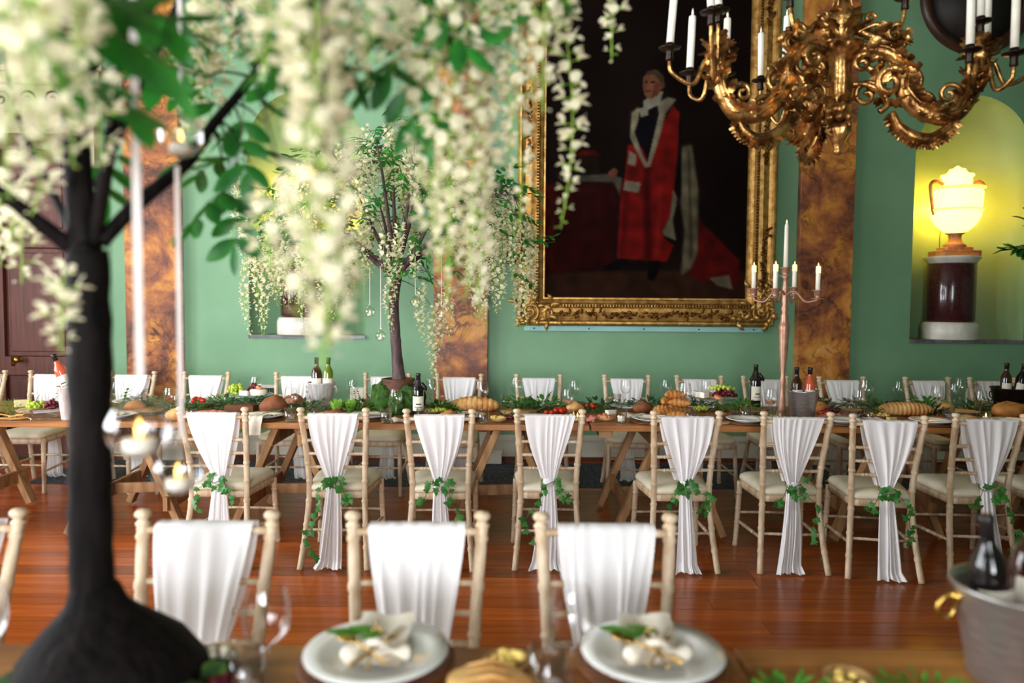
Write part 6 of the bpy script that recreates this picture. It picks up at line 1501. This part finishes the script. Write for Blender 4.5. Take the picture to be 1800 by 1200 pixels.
# ================================================================ foreground table settings
def fgp(x, y): p = G(x, y, TT); return Vector((p.x, p.y, TT + .0005))
M['gold'] = mat('gold_cutlery', sr(216, 178, 100), .22, 1.0, c2=sr(196, 154, 76), nscale=14)
def cutlery(name, loc, rz, label, cat):
    m = MB()
    m.tube(smooth_path([(0, -.10, .004), (0, -.03, .006), (0, .02, .005)], 5), [.0045, .0042, .004, .0038, .0036, .0034, .0032, .003, .003, .003, .0032], 8, flat=.5)
    if name == 'table_fork':
        for s in (-1.5, -.5, .5, 1.5): m.tube([(0, .02, .005), (s * .006, .045, .004), (s * .006, .09, .009)], [.004, .0022, .0012], 6, flat=.5)
    elif name == 'dessert_spoon': m.ball((0, .05, .006), (.018, .032, .004), 16, 8)
    else: m.prism([(-.004, .01), (.006, .012), (.010, .06), (.006, .115), (-.004, .12)], .003, .0055)
    o = m.build(name, M['gold'], None, True, loc, (0, 0, rz)); return tag(o, label, cat, 'gold cutlery bundles')
def fg_place(x, y, lab, sd):
    p = fgp(x, y); charger(p, 'wooden charger under the ' + lab, .165); dinner_plate(p + Vector((0, 0, .010)), 'large white dinner plate, the ' + lab, .152, 'foreground dinner plates')
    z = Vector((0, 0, .022)); m = MB()
    m.grid(lambda u, v: ((u - .5) * .12 + .012 * (v - .5), -.06 + .20 * v, .010 + .004 * math.sin(7 * u + sd) + .022 * max(0, v - .55) ** 1.2 * 2), 18, 16); m.grid(lambda u, v: ((u - .5) * .115, -.06 + .19 * v, .004 + .003 * math.sin(5 * u)), 10, 8)
    m.tube(smooth_path([(-.06, -.05, .014), (-.02, -.02, .03), (.03, -.035, .024), (.07, -.02, .012)], 5), [.012 + .006 * math.sin(i) for i in range(16)], 8)
    o = m.build('napkin', M['linen'], None, True, p + z); tag(o, 'folded ivory napkin on the ' + lab, 'napkin', 'linen napkins')
    zz = p + Vector((0, 0, .05))
    cutlery('table_knife', zz + Vector((-.005, -.03, 0)), .12, 'gold knife on the ' + lab, 'knife'); cutlery('table_fork', zz + Vector((.014, -.035, .002)), -.45, 'gold fork on the ' + lab, 'fork'); cutlery('dessert_spoon', zz + Vector((-.03, -.035, .001)), .75, 'gold spoon on the ' + lab, 'spoon')
    t = thing('leaf_sprig', 'green leaf sprig tied on the ' + lab, 'greenery', zz + Vector((0, .02, .006)), 0, 'leaf sprigs on the foreground plates'); rr = random.Random(sd)
    m = MB(); m.tube([(.02, 0, 0), (-.03, .012, .004), (-.07, .01, .002)], .0015, 5); m.build('stem', M['stem'], t)
    for k in range(6):
        m = MB(); leafpoly(m, (.012 - .014 * k, .004, .003), (-1, rr.uniform(-.8, .8), .25), (0, 0, 1), .055, .015, 5, .2); m.build('leaf', M['herb'], t, False)
    m = MB(); m.tube([(.012 * math.cos(b), -.012, .006 + .012 * math.sin(b)) for b in [i * PI / 6 for i in range(13)]], .002, 5); m.build('twine', M['gold'], t)
fg_place(662, 1166, 'left foreground plate', 1); fg_place(1146, 1166, 'right foreground plate', 2)
wine_glass(0, 0, 'wine glass right of the near tree base', loc=fgp(470, 1222), s=1.08); tumbler(0, 0, 'tumbler beside the near tree base', loc=fgp(432, 1218), s=.95)
wine_glass(0, 0, 'wine glass left of the right foreground plate', loc=fgp(1003, 1222), s=1.08); tumbler(0, 0, 'tumbler left of the right foreground plate', loc=fgp(962, 1214), s=1.0)
wine_glass(0, 0, 'wine glass cut off by the left edge of the picture', loc=fgp(-28, 1222), s=1.08)
bowl(fgp(377, 1180), 'cream bowl beside the near tree base', 'woodpale', .058, .035, ('brie', 12, .012), 8); grapes(fgp(385, 1215), 'red grapes in front of the cream bowl', 'rgrape', 12, .05, .03, .015, 21, .013)
bowl(fgp(892, 1176), 'small clay dish of yellow fruit slices', 'woodpale', .05, .022, ('yellow', 10, .014), 9); round_loaf(fgp(862, 1212), 'flat tan bread round between the plates', (.085, .06, .022), 'crustpale', 30)
bowl(fgp(1492, 1204), 'shallow dish of yellow fruit at the lower right', 'woodpale', .05, .018, ('yellow', 6, .009), 10); greens(fgp(1395, 1216), 'low green leaves at the bottom edge right of the plate', 'herb', .07, .03, .02, 60, .03, .007, 40); greens(fgp(1615, 1216), 'thin green leaves at the lower right edge', 'herb', .10, .03, .03, 60, .03, .005, 41)
p = fgp(1790, 1196); bucket(p, 'large steel wine bucket with brass rings at the right', 'steel', .128, .20, False, True)
for s in (-1,):
    m = MB(); a0 = 2.75; c = Vector((.127 * math.cos(a0) - .01, .127 * math.sin(a0) - .03, .165)); m.tube([c + Vector((-.012 + .004 * math.sin(b), .006, -.022)) + Vector((.018 * math.cos(b), 0, .024 * math.sin(b))) for b in [i * PI / 8 for i in range(17)]], .005, 8); m.ball(c + Vector((.006, .0, .004)), .014, 10, 7)
    m.build('ring_handle', M['brass'], [o for o in bpy.data.objects if o.name.startswith('wine_bucket') and o.get('label', '').startswith('large steel')][0])
bottle(p + Vector((-.045, .0, .045)), 'dark wine bottle leaning left in the large steel bucket', 'redglass', 1.0, (0, -.12, 0)); bottle(p + Vector((.03, .045, .05)), 'second dark bottle in the large steel bucket', 'brownglass', 1.0, (0, .1, 0)); bottle(p + Vector((.04, -.042, .05)), 'rose bottle at the right of the large steel bucket', 'rose', 1.0, (0, .10, 0))
# leafy plant standing by the right niche, mostly out of view
pp = Vector((PX(1890, 6.75, 560), 6.75, .008)); t = thing('potted_tree', 'leafy green plant reaching in before the right niche', 'plant', pp)
m = MB(); m.lathe([(.14, 0), (.16, .01), (.19, .32), (.2, .34), (.18, .34), (.17, .3), (0, .3)], 24); m.build('pot', M['zinc'], t); m = MB(); tk = [(0, 0, .3), (.01, 0, 1.0), (-.02, 0, 1.7), (.0, 0, 2.3)]; m.tube(smooth_path(tk, 5), .022, 8); m.build('trunk', M['bark'], t)
r = random.Random(31)
for k, (x, y) in enumerate(((1760, 435), (1790, 385), (1745, 440), (1780, 440), (1800, 440), (1800, 370), (1850, 400), (1900, 380), (1950, 420), (1820, 340))):
    e = P(x + 14, y, 6.7) - pp; s0 = Vector((0, 0, 1.9)); m = MB(); m.tube(smooth_path([tuple(s0), tuple((s0 + e) / 2 + Vector((0, 0, .1))), tuple(e)], 4), .005, 5); bo = m.build('branch', M['bark'], t)
    for j in range(9):
        m = MB(); f = j / 9; q = s0.lerp(e, .55 + .5 * f); leafpoly(m, q + Vector((0, 0, .06 * (1 - f))), (-.8 + r.uniform(-.3, .3), r.uniform(-.6, .3), r.uniform(-.5, .5)), (0, 0, 1), .12, .03, 4, .2); m.build('leaf', M['leaf'], bo, False)
